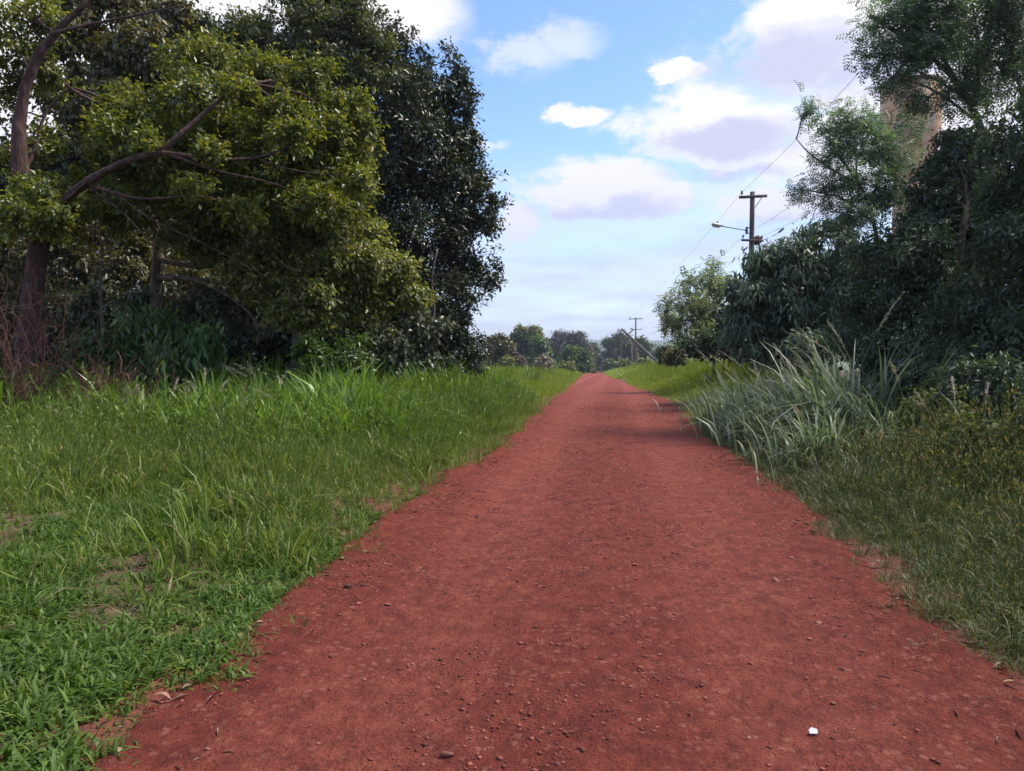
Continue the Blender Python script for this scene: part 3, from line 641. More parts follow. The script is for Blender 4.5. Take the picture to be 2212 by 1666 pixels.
# ------------------------------------------------------------------ left verge trees
bp_ = on_ground(58, 14.6)
D1 = 14.6
make_tree('olive_tree', 'big leaning tree with reddish trunk and olive foliage at the left edge of the picture', 'tree', bp_,
    [bp_ - [0, 0, 0.2], pt(60, 830, D1), pt(66, 700, D1), pt(78, 560, D1), pt(92, 490, D1), pt(70, 430, D1), pt(38, 370, D1), pt(40, 250, D1), pt(62, 150, D1), pt(110, 75, D1), pt(190, 5, D1), pt(260, -60, D1)],
    [lob(330, 330, 160, 120, 15.6, 1.2), lob(560, 310, 190, 130, 15.8, 1.3, 1.2), lob(700, 340, 110, 120, 15.8, 1.0, 1.2), lob(450, 200, 140, 100, 16, 1.1), lob(620, 200, 120, 90, 16, 1.0), lob(140, 440, 110, 70, 14.6, 0.8, 0.8),
     lob(760, 270, 60, 80, 16, 0.7), lob(40, 430, 70, 60, 14.4, 0.6), lob(760, 420, 60, 70, 15.8, 0.6), lob(260, 440, 120, 60, 15.6, 0.8), lob(480, 420, 160, 60, 16, 0.9), lob(20, 90, 34, 70, 15, 0.4, 0.5), lob(90, 300, 50, 60, 15.2, 0.5, 0.5), lob(20, 250, 30, 60, 15.4, 0.4, 0.4), lob(420, 240, 90, 60, 14.6, .5, .8), lob(600, 260, 90, 50, 14.5, .5, .8), lob(110, 470, 70, 40, 13.6, .4, .9), lob(30, 470, 70, 50, 13.6, .4, .9), lob(700, 440, 90, 60, 15, .6, .9), lob(300, 260, 90, 80, 15.8, .9), lob(60, 40, 60, 60, 15.2, .6, .7), lob(110, 160, 50, 70, 15.4, .6, .7), lob(10, 170, 40, 60, 15.2, .5, .6), lob(20, 340, 40, 50, 15, .5, .7), lob(510, 195, 46, 34, 14.0, .4), lob(640, 300, 60, 40, 13.8, .45), lob(520, 440, 60, 30, 13.8, .4), lob(670, 440, 60, 34, 13.8, .4), lob(420, 400, 60, 24, 13.4, .35, .8), lob(460, 330, 40, 24, 13.3, .3, .7), lob(330, 300, 50, 26, 13.4, .35, .7), lob(760, 380, 50, 34, 14, .4)],
    'leaf', 96000, 0.098, M['olive'], M['bark_red'],
    limbs=[([pt(86, 500, D1), pt(120, 450, D1 - .5), pt(160, 412, D1 - .9), pt(230, 368, D1 - 1.2), pt(300, 337, D1 - 1.3), pt(355, 328, D1 - 1.3), pt(450, 346, D1 - 1.3), pt(560, 345, D1 - 1.1), pt(640, 308, D1 - .9)], 0.10, 0.014),
           ([pt(345, 330, D1 - 1.3), pt(390, 290, D1 - 1.2), pt(430, 255, D1 - 1.0), pt(490, 203, D1 - .7), pt(540, 180, D1)], 0.06, 0.015),
           ([pt(190, 400, D1 - 1), pt(250, 418, D1 - 1.2), pt(310, 434, D1 - 1.3), pt(420, 420, D1 - 1.2), pt(520, 440, D1 - .8)], 0.036, 0.010),
           ([pt(355, 330, D1 - 1.3), pt(470, 372, D1 - 1.4), pt(600, 395, D1 - 1.2), pt(680, 440, D1 - .8)], 0.032, 0.008),
           ([pt(560, 345, D1 - 1.1), pt(640, 372, D1 - 1.1), pt(760, 380, D1 - .8)], 0.018, 0.006),
           ([pt(250, 418, D1 - 1.2), pt(330, 480, D1 - 1.4), pt(430, 520, D1 - 1.4), pt(560, 590, D1 - .9)], 0.014, 0.005),
           ([pt(110, 75, D1), pt(160, 60, D1 - .6), pt(260, 40, D1 - 1.0), pt(420, 8, D1 - 1.1)], 0.04, 0.010),
           ([pt(200, 408, D1 - 1), pt(280, 470, D1 - 1.5), pt(350, 560, D1 - 1.6), pt(390, 640, D1 - 1.4)], 0.012, 0.004),
           ([pt(45, 380, D1), pt(75, 330, D1 + .3), pt(95, 240, D1 + .5), pt(150, 190, D1 + .6)], 0.05, 0.015)],
    droop=0.25, r0=0.27, puff=11, per=30, shell=0.5, tend=.12, tpow=1.05)
b2 = on_ground(338, 17.2)
make_tree('pale_olive_tree', 'spreading tree with crooked pale trunk and yellow-olive leaves above the dark hollow', 'tree', b2,
    [b2 - [0, 0, .1], pt(334, 700, 17.2), pt(338, 560, 17.2), pt(345, 505, 17.2), pt(318, 450, 17.2), pt(280, 385, 17.2), pt(262, 320, 17.2)],
    [lob(560, 540, 150, 90, 16.6, 1.2), lob(700, 560, 140, 100, 16.8, 1.1, 1.2), lob(650, 650, 100, 55, 16.0, 0.8, 1.3), lob(820, 590, 80, 60, 17.2, .8), lob(450, 500, 120, 70, 16.6, .9, 0.7), lob(880, 640, 65, 32, 17.2, .6), lob(780, 660, 80, 40, 16.8, .7), lob(620, 460, 150, 70, 17, 1.0), lob(540, 600, 60, 50, 16, .6, .8), lob(760, 500, 80, 60, 17, .8)],
    'leaf', 62000, 0.108, M['olive2'], M['bark_brown'],
    limbs=[([pt(338, 600, 17.2), pt(420, 600, 16.8), pt(500, 640, 16.4), pt(555, 690, 16.2), pt(560, 740, 16.2)], 0.07, 0.02),
           ([pt(338, 560, 17.2), pt(430, 580, 17), pt(540, 560, 16.8), pt(660, 560, 16.8)], 0.07, 0.02),
           ([pt(345, 505, 17.2), pt(390, 470, 17.2), pt(500, 470, 17), pt(640, 480, 17)], 0.06, 0.02)],
    droop=0.35, r0=0.16, puff=11, per=28, outb=0.8, flat=0.6)
b3 = on_ground(230, 20)
make_tree('vine_covered_tree', 'tall vine-draped tree with brownish leaves behind the leaning limb, top left', 'tree', b3,
    [b3, pt(235, 600, 20), pt(245, 400, 20), pt(260, 200, 20), pt(290, 40, 20)],
    [lob(280, 130, 80, 130, 19.5, 1.1, 1.2), lob(180, 70, 80, 100, 20, 1.0), lob(320, 30, 90, 80, 20, 1.0), lob(240, 250, 90, 90, 19.6, 1.0), lob(240, -40, 130, 70, 20, 1.1), lob(350, 230, 60, 90, 20, .8), lob(140, 200, 50, 80, 20, .7, .7)],
    'round', 42000, 0.118, M['vine'], M['bark_grey'], droop=0.8, r0=0.18, puff=9, outb=0.3)
b4 = on_ground(640, 21.5)
make_tree('grey_green_tree', 'tall grey-green tree whose rounded top rises above the olive canopy', 'tree', b4,
    [b4, pt(645, 600, 21.5), pt(650, 350, 21.5), pt(660, 180, 21.5), pt(680, 60, 21.5)],
    [lob(640, 110, 150, 90, 21.3, 1.6), lob(740, 110, 100, 90, 21.3, 1.3), lob(690, 20, 80, 70, 21.5, 1.0), lob(530, 110, 80, 80, 21.5, 1.0), lob(800, 160, 70, 80, 21.3, 1.0), lob(600, 220, 160, 90, 21.5, 1.4), lob(480, 90, 30, 50, 21.4, .5, .6), lob(570, 45, 35, 50, 21.4, .5, .6), lob(740, 40, 90, 60, 21.4, 1.1), lob(430, 80, 90, 70, 21.6, 1.0), lob(640, 10, 90, 60, 21.5, 1.0)],
    'leaf', 50000, 0.122, M['greygreen'], M['bark_grey'], r0=0.2, puff=12, per=30, droop=0.1)
b5 = on_ground(905, 23)
make_tree('dark_evergreen_tree', 'dense dark evergreen tree bulging over the grass at the right end of the left wood', 'tree', b5,
    [b5, pt(905, 650, 23), pt(900, 480, 23), pt(890, 320, 23), pt(880, 180, 23)],
    [lob(870, 330, 130, 140, 22.4, 2.0), lob(950, 250, 75, 90, 22.8, 1.2), lob(985, 330, 55, 60, 22.8, 0.9), lob(975, 460, 90, 90, 22.6, 1.3), lob(1045, 475, 55, 42, 22.8, .7), lob(900, 540, 160, 130, 22.2, 1.8), lob(1015, 600, 70, 50, 22.8, .9), lob(860, 700, 150, 80, 22.0, 1.4), lob(820, 230, 100, 90, 22.6, 1.3), lob(900, 130, 34, 40, 22.8, .5, .7), lob(850, 90, 40, 50, 22.6, .6, .6), lob(970, 700, 65, 70, 22.6, .9), lob(980, 130, 26, 46, 22.8, .4, .5), lob(1010, 245, 30, 40, 22.8, .5, .6), lob(1075, 440, 24, 20, 22.8, .3, .6), lob(1060, 580, 40, 20, 22.8, .4, .7), lob(1025, 400, 40, 40, 22.8, .6), lob(980, 560, 60, 40, 22.6, .8), lob(960, 400, 100, 100, 23, 1.2), lob(800, 440, 110, 130, 22.6, 1.4), lob(930, 640, 110, 70, 22.4, 1.1), lob(780, 560, 110, 120, 22.8, 1.3), lob(800, 130, 80, 80, 22.6, 1.1), lob(880, 190, 80, 70, 22.6, 1.1), lob(925, 205, 60, 60, 22.8, .9), lob(1000, 180, 20, 40, 22.8, .3, .5)],
    'leaf', 104000, 0.115, M['dark'], M['bark_grey'], r0=0.22, puff=13, per=28, droop=0.1, outb=0.8, shell=0.4)
# forest behind
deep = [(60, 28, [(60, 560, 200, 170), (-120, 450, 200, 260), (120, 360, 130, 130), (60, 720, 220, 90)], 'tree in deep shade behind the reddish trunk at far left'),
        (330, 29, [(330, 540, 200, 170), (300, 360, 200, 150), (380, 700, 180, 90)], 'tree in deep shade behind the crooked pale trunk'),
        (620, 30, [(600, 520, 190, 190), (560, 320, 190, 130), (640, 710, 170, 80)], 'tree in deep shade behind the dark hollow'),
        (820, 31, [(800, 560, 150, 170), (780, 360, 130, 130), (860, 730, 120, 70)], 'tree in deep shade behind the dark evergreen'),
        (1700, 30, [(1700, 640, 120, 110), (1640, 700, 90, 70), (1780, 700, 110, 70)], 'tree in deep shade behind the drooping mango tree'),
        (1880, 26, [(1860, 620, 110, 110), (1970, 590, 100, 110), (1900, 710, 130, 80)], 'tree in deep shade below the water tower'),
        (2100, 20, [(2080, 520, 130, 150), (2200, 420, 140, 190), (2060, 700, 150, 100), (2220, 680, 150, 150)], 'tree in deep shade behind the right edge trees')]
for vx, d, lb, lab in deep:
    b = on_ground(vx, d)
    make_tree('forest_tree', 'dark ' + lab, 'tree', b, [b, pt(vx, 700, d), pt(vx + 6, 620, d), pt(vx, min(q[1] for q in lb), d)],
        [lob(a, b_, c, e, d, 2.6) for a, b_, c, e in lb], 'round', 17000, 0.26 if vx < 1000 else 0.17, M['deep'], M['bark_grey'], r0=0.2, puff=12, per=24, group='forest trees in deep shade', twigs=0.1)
# understory on the left
bU = on_ground(180, 18.6)
make_tree('understory_tree', 'brownish small-leaved tree in the shade between the two left trunks', 'tree', bU,
    [bU, pt(185, 720, 18.6), pt(190, 600, 18.6), pt(200, 500, 18.6)],
    [lob(150, 560, 120, 80, 18.4, 1.1), lob(280, 580, 110, 80, 18.6, 1.1), lob(420, 600, 90, 60, 18.8, .9), lob(60, 520, 110, 70, 18.6, 1.0), lob(220, 480, 120, 60, 18.8, 1.0), lob(30, 640, 100, 80, 18.4, 1.0), lob(180, 650, 110, 50, 18.2, .9)],
    'leaf', 26000, 0.12, M['vine'], M['bark_brown'], r0=.09, puff=9, droop=.4)
def shrub(name, label, vx, d, lobes, leaf, n, L, mat, bark='bark_brown', cat='shrub', **k):
    b = on_ground(vx, d)
    c = np.mean([l[0] for l in lobes], axis=0)
    return make_tree(name, label, cat, b, [b - [0, 0, .05], b * 0.6 + c * 0.4, c], lobes, leaf, n, L, M[mat], M[bark], stems='stem', crown_name='foliage', r0=k.pop('r0', 0.045), **k)
shrub('drooping_shrub', 'green shrub with long drooping leaves right of the reddish trunk', 330, 15.6, [lob(330, 720, 90, 60, 15.6, .8), lob(420, 730, 60, 45, 15.4, .6), lob(230, 760, 80, 60, 15.8, .7), lob(380, 780, 90, 50, 15.2, .7), lob(270, 820, 100, 40, 15.4, .7)], 'long', 7500, 0.19, 'shrub', droop=0.9, outb=0.7, per=16)
shrub('shade_shrub', 'dim small-leaved shrub under the limb beside the thin sapling', 480, 17.5, [lob(440, 650, 100, 60, 17.5, .8), lob(330, 640, 90, 60, 17.8, .8), lob(520, 680, 60, 40, 17.3, .5), lob(200, 680, 90, 70, 17.5, .8)], 'leaf', 9000, 0.13, 'heart', droop=0.5)
shrub('bright_shrub', 'low bright green shrub below the pale olive tree', 720, 18.5, [lob(700, 790, 70, 35, 18.3, .7), lob(760, 770, 70, 50, 18.5, .8), lob(670, 760, 40, 35, 18.6, .5)], 'leaf', 8000, 0.11, 'shrub', droop=0.3)
shrub('heart_leaf_shrub', 'dull grey-green creeper-covered shrub under the dark evergreen', 870, 19.5, [lob(850, 750, 75, 70, 19.3, .9), lob(900, 790, 60, 40, 19.5, .7), lob(820, 800, 70, 30, 19.2, .7), lob(900, 710, 50, 60, 19.6, .6)], 'round', 9500, 0.13, 'heart', droop=0.9, outb=0.3)
shrub('dark_understory_shrub', 'dark shrub hanging over the grass at the foot of the evergreen', 985, 23, [lob(960, 780, 70, 35, 22.8, .9), lob(1010, 760, 40, 50, 23.2, .7), lob(930, 740, 40, 50, 22.6, .6)], 'leaf', 8000, 0.11, 'dark', droop=0.4)
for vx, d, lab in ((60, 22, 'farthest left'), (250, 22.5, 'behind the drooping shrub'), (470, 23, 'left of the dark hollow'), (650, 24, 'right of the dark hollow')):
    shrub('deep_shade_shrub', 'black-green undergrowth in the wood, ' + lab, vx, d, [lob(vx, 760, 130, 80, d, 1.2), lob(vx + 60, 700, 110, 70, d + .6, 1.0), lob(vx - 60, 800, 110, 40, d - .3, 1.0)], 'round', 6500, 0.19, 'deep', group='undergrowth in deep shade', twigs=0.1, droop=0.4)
def sapling(label, pts, d, r):
    P = smooth_path([pt(x, y, d) for x, y in pts], 14); b = on_ground(pts[0][0], d); P[0] = b - [0, 0, .1]
    mb = MB().tube(P, np.linspace(r, r * .4, 14), 7)
    t = thing('sapling', label, 'tree', b)
    link('trunk', mb.mesh('trunk', True, b), M['bark_grey'], t)
    br = MB()
    for k in range(7):
        i = 6 + k; q = bez(P[i], P[i] + rng.standard_normal(3) * [0.5, 0.3, 0.2] + [0, 0, .35], 5, 0.1); br.tube(q, np.linspace(r * .3, .003, 5), 4)
    link('twig', br.mesh('twig', True, b), M['bark_grey'], t, kind='stuff')
sapling('thin straight sapling trunk in the shade left of the crooked pale trunk', [(222, 800), (221, 700), (216, 620), (220, 540), (214, 470)], 16.5, .035)
sapling('slim bare sapling trunk under the dark evergreen tree', [(926, 800), (930, 730), (940, 670), (930, 600), (945, 540)], 20.5, .05)
# bare reddish twig thickets
def twig_bush(label, vx, d, n, hgt, spread, lean=0.0):
    b = on_ground(vx, d); mb = MB(); fine = MB()
    for i in range(n):
        s = b + [rng.normal(0, spread * .35), rng.normal(0, .3), -.05]
        e = s + [rng.normal(lean, spread), rng.normal(-.1, .35), hgt * rng.uniform(.45, 1.1)]
        q = bez(s, e, 8, rng.uniform(-.1, .12), .16); mb.tube(q, np.linspace(rng.uniform(.008, .019), .004, 8), 4, cap=False)
        for _ in range(5):
            k = rng.integers(2, 7); f = q[k] + rng.normal(0, .28, 3) + [0.05, 0, .16]
            fine.tube(bez(q[k], f, 5, 0.05, .2), np.linspace(.0055, .0025, 5), 3, cap=False)
    t = thing('bare_bush', label, 'bush', b, 'bare reddish bushes')
    link('stem', mb.mesh('stem', True, b), M['twig'], t); link('twig', fine.mesh('twig', True, b), M['twig'], t, kind='stuff')
twig_bush('tall bare reddish twigs crossing the trunk at the left edge', 40, 13.2, 36, 2.6, .8, .25)
twig_bush('low tangle of dry reddish twigs beside the fallen branch', 250, 13.0, 60, 1.1, .5)
twig_bush('sparse bare reddish bush at the very left edge of the grass', -10, 12.4, 20, 1.8, .6, .2)
def fallen(label, pts, d, r, subs):
    P = smooth_path([pt(x, y, d) for x, y in pts], 16)
    b = P[0].copy(); mb = MB().tube(P, np.linspace(r, r * .45, 16), 7)
    for i, dx, dz, l in subs:
        mb.tube(bez(P[i], P[i] + np.array([dx, -.1, dz]) * l, 5, .05, .15), np.linspace(r * .4, .006, 5), 5)
    o = link('fallen_branch', mb.mesh('fallen_branch', True, b), M['dead_wood'], loc=b); tag(o, label, 'branch', 'fallen branches under the left trees')
fallen('long red-brown fallen branch sloping up from the foot of the big trunk', [(85, 930), (140, 918), (200, 893), (262, 862), (282, 835)], 12.9, .05, [(13, .6, 1, .5), (15, -.3, 1, .6), (9, .2, 1, .25), (4, -.4, .5, .3)])
fallen('short grey-brown fallen branch leaning through the twigs', [(10, 940), (90, 900), (180, 868), (230, 820)], 12.7, .022, [(8, .5, .6, .5), (12, .2, 1, .4)])

# ------------------------------------------------------------------ right side trees
b = on_ground(1960, 45)
TW = on_ground(1955, 47.0)
def build_tower():
    d = 47.0; k = d / FPX
    z = lambda vy: pt(1955, vy, d)[2] - TW[2]
    t = thing('water_tower', 'stained orange water tower with cylindrical tank behind the right trees', 'water tower', TW)
    r1, r2 = 60 * k, 31 * k
    link('stem', MB().lathe([(r2 * 1.15, -.3), (r2 * 1.05, 1), (r2, z(560)), (r2, z(392))], (0, 0, 0), 40).mesh('stem', True), M['tower'], t)
    link('tank', MB().lathe([(r2 + .004, z(392) + .002), (r1 * .80, z(352)), (r1 * .92, z(320)), (r1 * .985, z(290)), (r1, z(270)), (r1, z(194)), (r1 * .96, z(194) + .004), (0.02, z(194) + .25)], (0, 0, 0), 48).mesh('tank', True), M['tower'], t)
    link('rim', MB().lathe([(r1 + .003, z(200)), (r1 + .07, z(199)), (r1 + .07, z(192)), (r1 - .06, z(191)), (r1 - .06, z(194) + .02)], (0, 0, 0), 48).mesh('rim', True), M['tower_trim'], t)
build_tower()
bA = on_ground(2160, 15.5); dA = 15.5
make_tree('feathery_tree', 'tall feathery-leaved tree with upswept limbs in the top right corner', 'tree', bA,
    [bA, pt(2160, 700, dA), pt(2150, 450, dA), pt(2130, 290, dA), pt(2098, 225, dA), pt(2060, 165, dA), pt(2000, 110, dA), pt(1940, 70, dA), pt(1880, 35, dA)],
    [lob(1985, 60, 120, 70, 15.3, 1.0), lob(2090, 50, 100, 80, 15.5, 1.1, .8), lob(1915, 45, 55, 36, 15.2, .5, .9), lob(1950, 130, 75, 34, 15.1, .8, .8), lob(2080, 190, 80, 50, 15.4, 1.0, .8), lob(1930, 165, 50, 25, 15.1, .5, .8), lob(2000, 215, 60, 34, 15.2, .6, .7), lob(1900, 100, 50, 40, 15.2, .5, .7), lob(2150, 140, 60, 90, 15.6, .8, .7), lob(2030, -40, 150, 60, 15.5, 1.1)],
    'frond', 4600, 0.26, M['feather'], M['bark_grey'],
    limbs=[([pt(2098, 225, dA), pt(2050, 150, dA + .3), pt(2010, 70, dA + .3), pt(1970, -10, dA + .3)], .055, .02),
           ([pt(2120, 270, dA), pt(2050, 215, dA - .3), pt(1990, 180, dA - .4), pt(1920, 165, dA - .5)], .035, .012),
           ([pt(2105, 235, dA), pt(2115, 150, dA + .4), pt(2110, 60, dA + .5), pt(2095, -20, dA + .5)], .05, .018),
           ([pt(2098, 225, dA), pt(2040, 180, dA + .5), pt(1975, 150, dA + .6)], .035, .012)],
    r0=0.11, puff=11, per=9, droop=0.25, outb=1.0, cl=0.8, flat=0.40, shell=.3, twigs=.8, lvar=.2, pr=(.2, .38))
bB = on_ground(1905, 21)
make_tree('feathery_tree', 'smaller feathery tree spreading left in front of the water tower', 'tree', bB,
    [bB, pt(1905, 600, 21), pt(1890, 480, 21), pt(1860, 400, 21), pt(1820, 350, 21), pt(1790, 300, 21)],
    [lob(1820, 265, 62, 45, 21, .8, 1.2), lob(1865, 310, 75, 55, 21, .9, 1.2), lob(1790, 335, 45, 32, 20.8, .6), lob(1780, 400, 55, 42, 20.8, .7, .8), lob(1855, 400, 75, 55, 21, .9, .8), lob(1742, 238, 26, 18, 20.8, .3, .8), lob(1732, 412, 28, 22, 20.7, .35, .7), lob(1840, 460, 90, 36, 20.8, .8, .9), lob(1900, 250, 36, 40, 21.4, .5, .6), lob(1935, 335, 48, 50, 21.4, .6, .9), lob(1965, 275, 46, 40, 21.6, .6, .6), lob(1925, 420, 46, 40, 21.2, .6, .9), lob(1900, 400, 60, 50, 21.2, .6)],
    'frond', 3600, 0.28, M['feather'], M['bark_grey'],
    limbs=[([pt(1885, 480, 21), pt(1830, 430, 20.8), pt(1770, 415, 20.7), pt(1725, 410, 20.7)], .04, .012), ([pt(1860, 400, 21), pt(1800, 370, 20.9), pt(1745, 330, 20.8), pt(1720, 300, 20.8)], .04, .012), ([pt(1850, 390, 21), pt(1850, 330, 21), pt(1840, 270, 21)], .035, .012)],
    r0=0.09, puff=10, per=9, droop=0.3, outb=1.0, cl=0.7, flat=0.40, shell=.3, twigs=.8, lvar=.2, pr=(.2, .40))
bM = on_ground(1730, 23)
make_tree('mango_tree', 'rounded dark tree with drooping leaves below the lamp pole', 'tree', bM,
    [bM, pt(1735, 720, 23), pt(1740, 640, 23), pt(1750, 560, 23)],
    [lob(1680, 600, 85, 75, 22.8, 1.5), lob(1780, 560, 105, 70, 22.8, 1.5), lob(1620, 650, 58, 66, 22.6, 1.1), lob(1850, 620, 110, 95, 22.4, 1.6), lob(1720, 690, 120, 60, 22.4, 1.5), lob(1600, 720, 44, 40, 22.4, .8), lob(1642, 572, 44, 34, 22.8, .8), lob(1760, 505, 46, 26, 23, .8), lob(1820, 490, 56, 26, 23, .8), lob(1712, 548, 46, 30, 22.8, .8), lob(1700, 745, 110, 30, 22, 1.2), lob(1590, 620, 26, 30, 22.6, .5)],
    'long', 27000, 0.19, M['mango'], M['bark_brown'], r0=0.17, puff=10, per=15, droop=0.95, outb=0.75, cl=0.8, shell=.5)
bR = on_ground(2020, 13.6)
make_tree('dark_roadside_tree', 'dark dense tree filling the right edge behind the tall grass', 'tree', bR,
    [bR, pt(2030, 750, 13.6), pt(2060, 600, 13.6), pt(2090, 450, 13.6)],
    [lob(1995, 560, 100, 100, 14.2, 1.2), lob(2100, 440, 120, 120, 14.2, 1.3), lob(2050, 660, 140, 110, 13.6, 1.2), lob(1920, 650, 90, 90, 14.2, 1.0), lob(2090, 790, 130, 80, 13.0, 1.0), lob(1960, 760, 100, 60, 13.4, .9), lob(2010, 470, 70, 60, 14.4, .9), lob(1985, 410, 40, 50, 14.8, .5, .8), lob(2070, 340, 60, 50, 14.6, .9), lob(1900, 560, 60, 60, 14.6, .8), lob(2050, 380, 60, 60, 14.8, .8), lob(2070, 300, 46, 44, 15, .6, .7), lob(1900, 760, 80, 50, 14, .8), lob(2010, 850, 90, 50, 12.6, .7)],
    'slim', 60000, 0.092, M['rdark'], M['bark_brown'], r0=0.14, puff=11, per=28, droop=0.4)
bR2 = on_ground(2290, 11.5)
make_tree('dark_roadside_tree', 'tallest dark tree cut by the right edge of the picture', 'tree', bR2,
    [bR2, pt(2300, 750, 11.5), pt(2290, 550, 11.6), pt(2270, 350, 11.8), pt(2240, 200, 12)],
    [lob(2200, 330, 100, 110, 12.2, 1.2), lob(2250, 600, 160, 190, 11.6, 1.4), lob(2180, 480, 100, 110, 12.2, 1.1), lob(2330, 400, 150, 220, 11.8, 1.5), lob(2170, 700, 90, 110, 11.6, 1.0), lob(2230, 820, 130, 70, 11.2, 1.0), lob(2280, 180, 100, 110, 12.2, 1.1), lob(2480, 500, 160, 260, 11.4, 1.6), lob(2700, 480, 190, 280, 10.6, 1.5, .7)],  # outermost lobe lies out of view, added to shade the foreground
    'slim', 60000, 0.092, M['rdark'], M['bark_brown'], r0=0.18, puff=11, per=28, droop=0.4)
bF = on_ground(2225, 14.5)
make_tree('dark_feathery_tree', 'slim dark feathery tree in the extreme top right corner', 'tree', bF,
    [bF, pt(2230, 500, 14.5), pt(2215, 220, 14.5), pt(2190, 140, 14.5), pt(2170, 80, 14.5)],
    [lob(2185, 50, 46, 70, 14.3, .6), lob(2230, 110, 50, 80, 14.4, .6), lob(2200, -20, 60, 50, 14.3, .6)],
    'frond', 1500, 0.22, M['rdark'], M['bark_grey'], r0=0.08, puff=8, per=9, droop=0.5, outb=1.0, shell=.2, twigs=.8)
bL = on_ground(1545, 34)
make_tree('light_feathery_tree', 'pale green feathery tree left of the lamp pole against the sky', 'tree', bL,
    [bL, pt(1540, 740, 34), pt(1535, 690, 34), pt(1530, 640, 34), pt(1540, 590, 34)],
    [lob(1495, 640, 58, 45, 34, 1.1), lob(1540, 615, 44, 36, 34, 1.0), lob(1465, 690, 44, 40, 34, .9), lob(1550, 690, 56, 60, 34, 1.2), lob(1550, 574, 22, 16, 34, .4, .7), lob(1490, 600, 20, 18, 34, .4, .8), lob(1440, 660, 20, 18, 34, .4, .8), lob(1500, 720, 70, 34, 33.6, 1.0)],
    'frond_s', 2700, 0.29, M['feather_lt'], M['bark_grey'], r0=0.1, puff=8, per=9, droop=0.35, outb=0.9, cl=0.8, shell=.2, twigs=.6,
    limbs=[([pt(1538, 740, 34), pt(1510, 700, 33.8), pt(1480, 690, 33.6), pt(1440, 700, 33.6)], .05, .015), ([pt(1540, 730, 34), pt(1500, 680, 33.8), pt(1480, 640, 33.8)], .05, .015)])
shrub('thicket_shrub', 'low dark thicket at the foot of the pale feathery tree', 1560, 28, [lob(1570, 745, 60, 26, 28, 1.1), lob(1500, 750, 50, 18, 30, .9), lob(1640, 750, 60, 24, 25, 1.0)], 'leaf', 9000, 0.12, 'rdark')
shrub('roadside_shrub', 'dim leafy shrub behind the tall grass clumps', 1850, 15.5, [lob(1830, 740, 90, 50, 15.6, .8), lob(1930, 800, 80, 60, 14, .7), lob(1760, 750, 60, 36, 17, .7)], 'long', 5000, 0.14, 'rdark', droop=.6, per=16)
shrub('weed_bush', 'yellow-green leafy weeds low at the right edge of the picture', 2130, 7.6, [lob(2080, 960, 110, 60, 8.2, .6), lob(2180, 930, 100, 80, 8.0, .6), lob(2200, 1040, 90, 60, 7.2, .5), lob(2030, 900, 80, 60, 9.5, .6)], 'leaf', 5200, 0.050, 'weed', droop=.3, outb=.8, r0=.02)

shrub('shaded_bush', 'dark leafy bush low in front of the tree at the right picture edge', 2190, 9.2, [lob(2150, 850, 90, 80, 9.6, .7), lob(2230, 880, 100, 90, 9.0, .7), lob(2060, 850, 70, 60, 10.2, .6)], 'slim', 9000, 0.075, 'rdark', droop=.5)
shrub('shaded_bush', 'dim bush between the broad-bladed grass clumps and the right edge bush', 2000, 11.4, [lob(1990, 830, 70, 60, 11.4, .6), lob(2050, 800, 60, 50, 11.8, .6)], 'slim', 5500, 0.08, 'rdark', droop=.5)

# ------------------------------------------------------------------ trees farther down the road
def mid_tree(name, label, box, d, mat, n, L, leaf='round', nl=6, seed=0, cat='tree', trunk=True, squash=1.0, group=None, puff=7, **k):
    x0, x1, y0, y1 = box; x0, x1 = x0 - .08 * (x1 - x0), x1 + .08 * (x1 - x0)
    cx_, cy_ = (x0 + x1) / 2, (y0 + y1) / 2; rx, ry = (x1 - x0) / 2, (y1 - y0) / 2
    r_ = np.random.default_rng(seed)
    lbs = [lob(cx_, cy_, rx * .72, ry * .72, d, None, 1.0)]
    for i in range(nl):
        a = math.pi * (0.02 + 0.96 * (i + .5) / nl) + r_.normal(0, .12); f = r_.uniform(.52, .72); s = r_.uniform(.32, .5)
        lbs.append(lob(cx_ + math.cos(a) * rx * f, cy_ - math.sin(a) * ry * f, rx * s, ry * s, d - .2 + r_.normal(0, .4), None, 1.0))
    for i in range(3): lbs.append(lob(cx_ + (i - 1) * rx * .6, cy_ + ry * .6, rx * .45, ry * .4, d + r_.normal(0, .4)))
    L = d * (0.0036 if leaf == 'long' else 0.0029)
    b = on_ground(cx_, d)
    return make_tree(name, label, cat, b, [b - [0, 0, .2], b * .5 + pt(cx_, cy_, d) * .5, pt(cx_, cy_, d)], lbs, leaf, int(n * 1.15), L, M[mat], M['bark_brown'], r0=(0.002 if trunk else .0008) * d, puff=puff, per=14, group=group, twigs=.15, **k)
mid_tree('distant_tree', 'olive-green rounded tree beyond the meadow beside the dark evergreen', (1046, 1102, 718, 802), 110, 'vine', 9000, .20, seed=1)
mid_tree('distant_tree', 'dark green tree under the two slim pale treetops', (1090, 1142, 722, 800), 150, 'dark_far', 8000, .22, seed=2)
mid_tree('distant_tree', 'left of the two slim pale treetops above the meadow', (1111, 1139, 703, 760), 200, 'yellowgreen', 3600, .22, seed=3, nl=5)
mid_tree('distant_tree', 'right of the two slim pale treetops above the meadow', (1140, 1169, 706, 760), 200, 'yellowgreen', 3600, .22, seed=4, nl=5)
mid_tree('distant_tree', 'mid-green tree left of the big purplish mango tree', (1136, 1188, 733, 800), 160, 'green', 7000, .22, seed=5)
mid_tree('purple_mango_tree', 'big domed purplish-brown mango tree left of the road dip', (1177, 1274, 712, 806), 230, 'purple', 17000, .26, 'long', seed=6, nl=9, droop=.7)
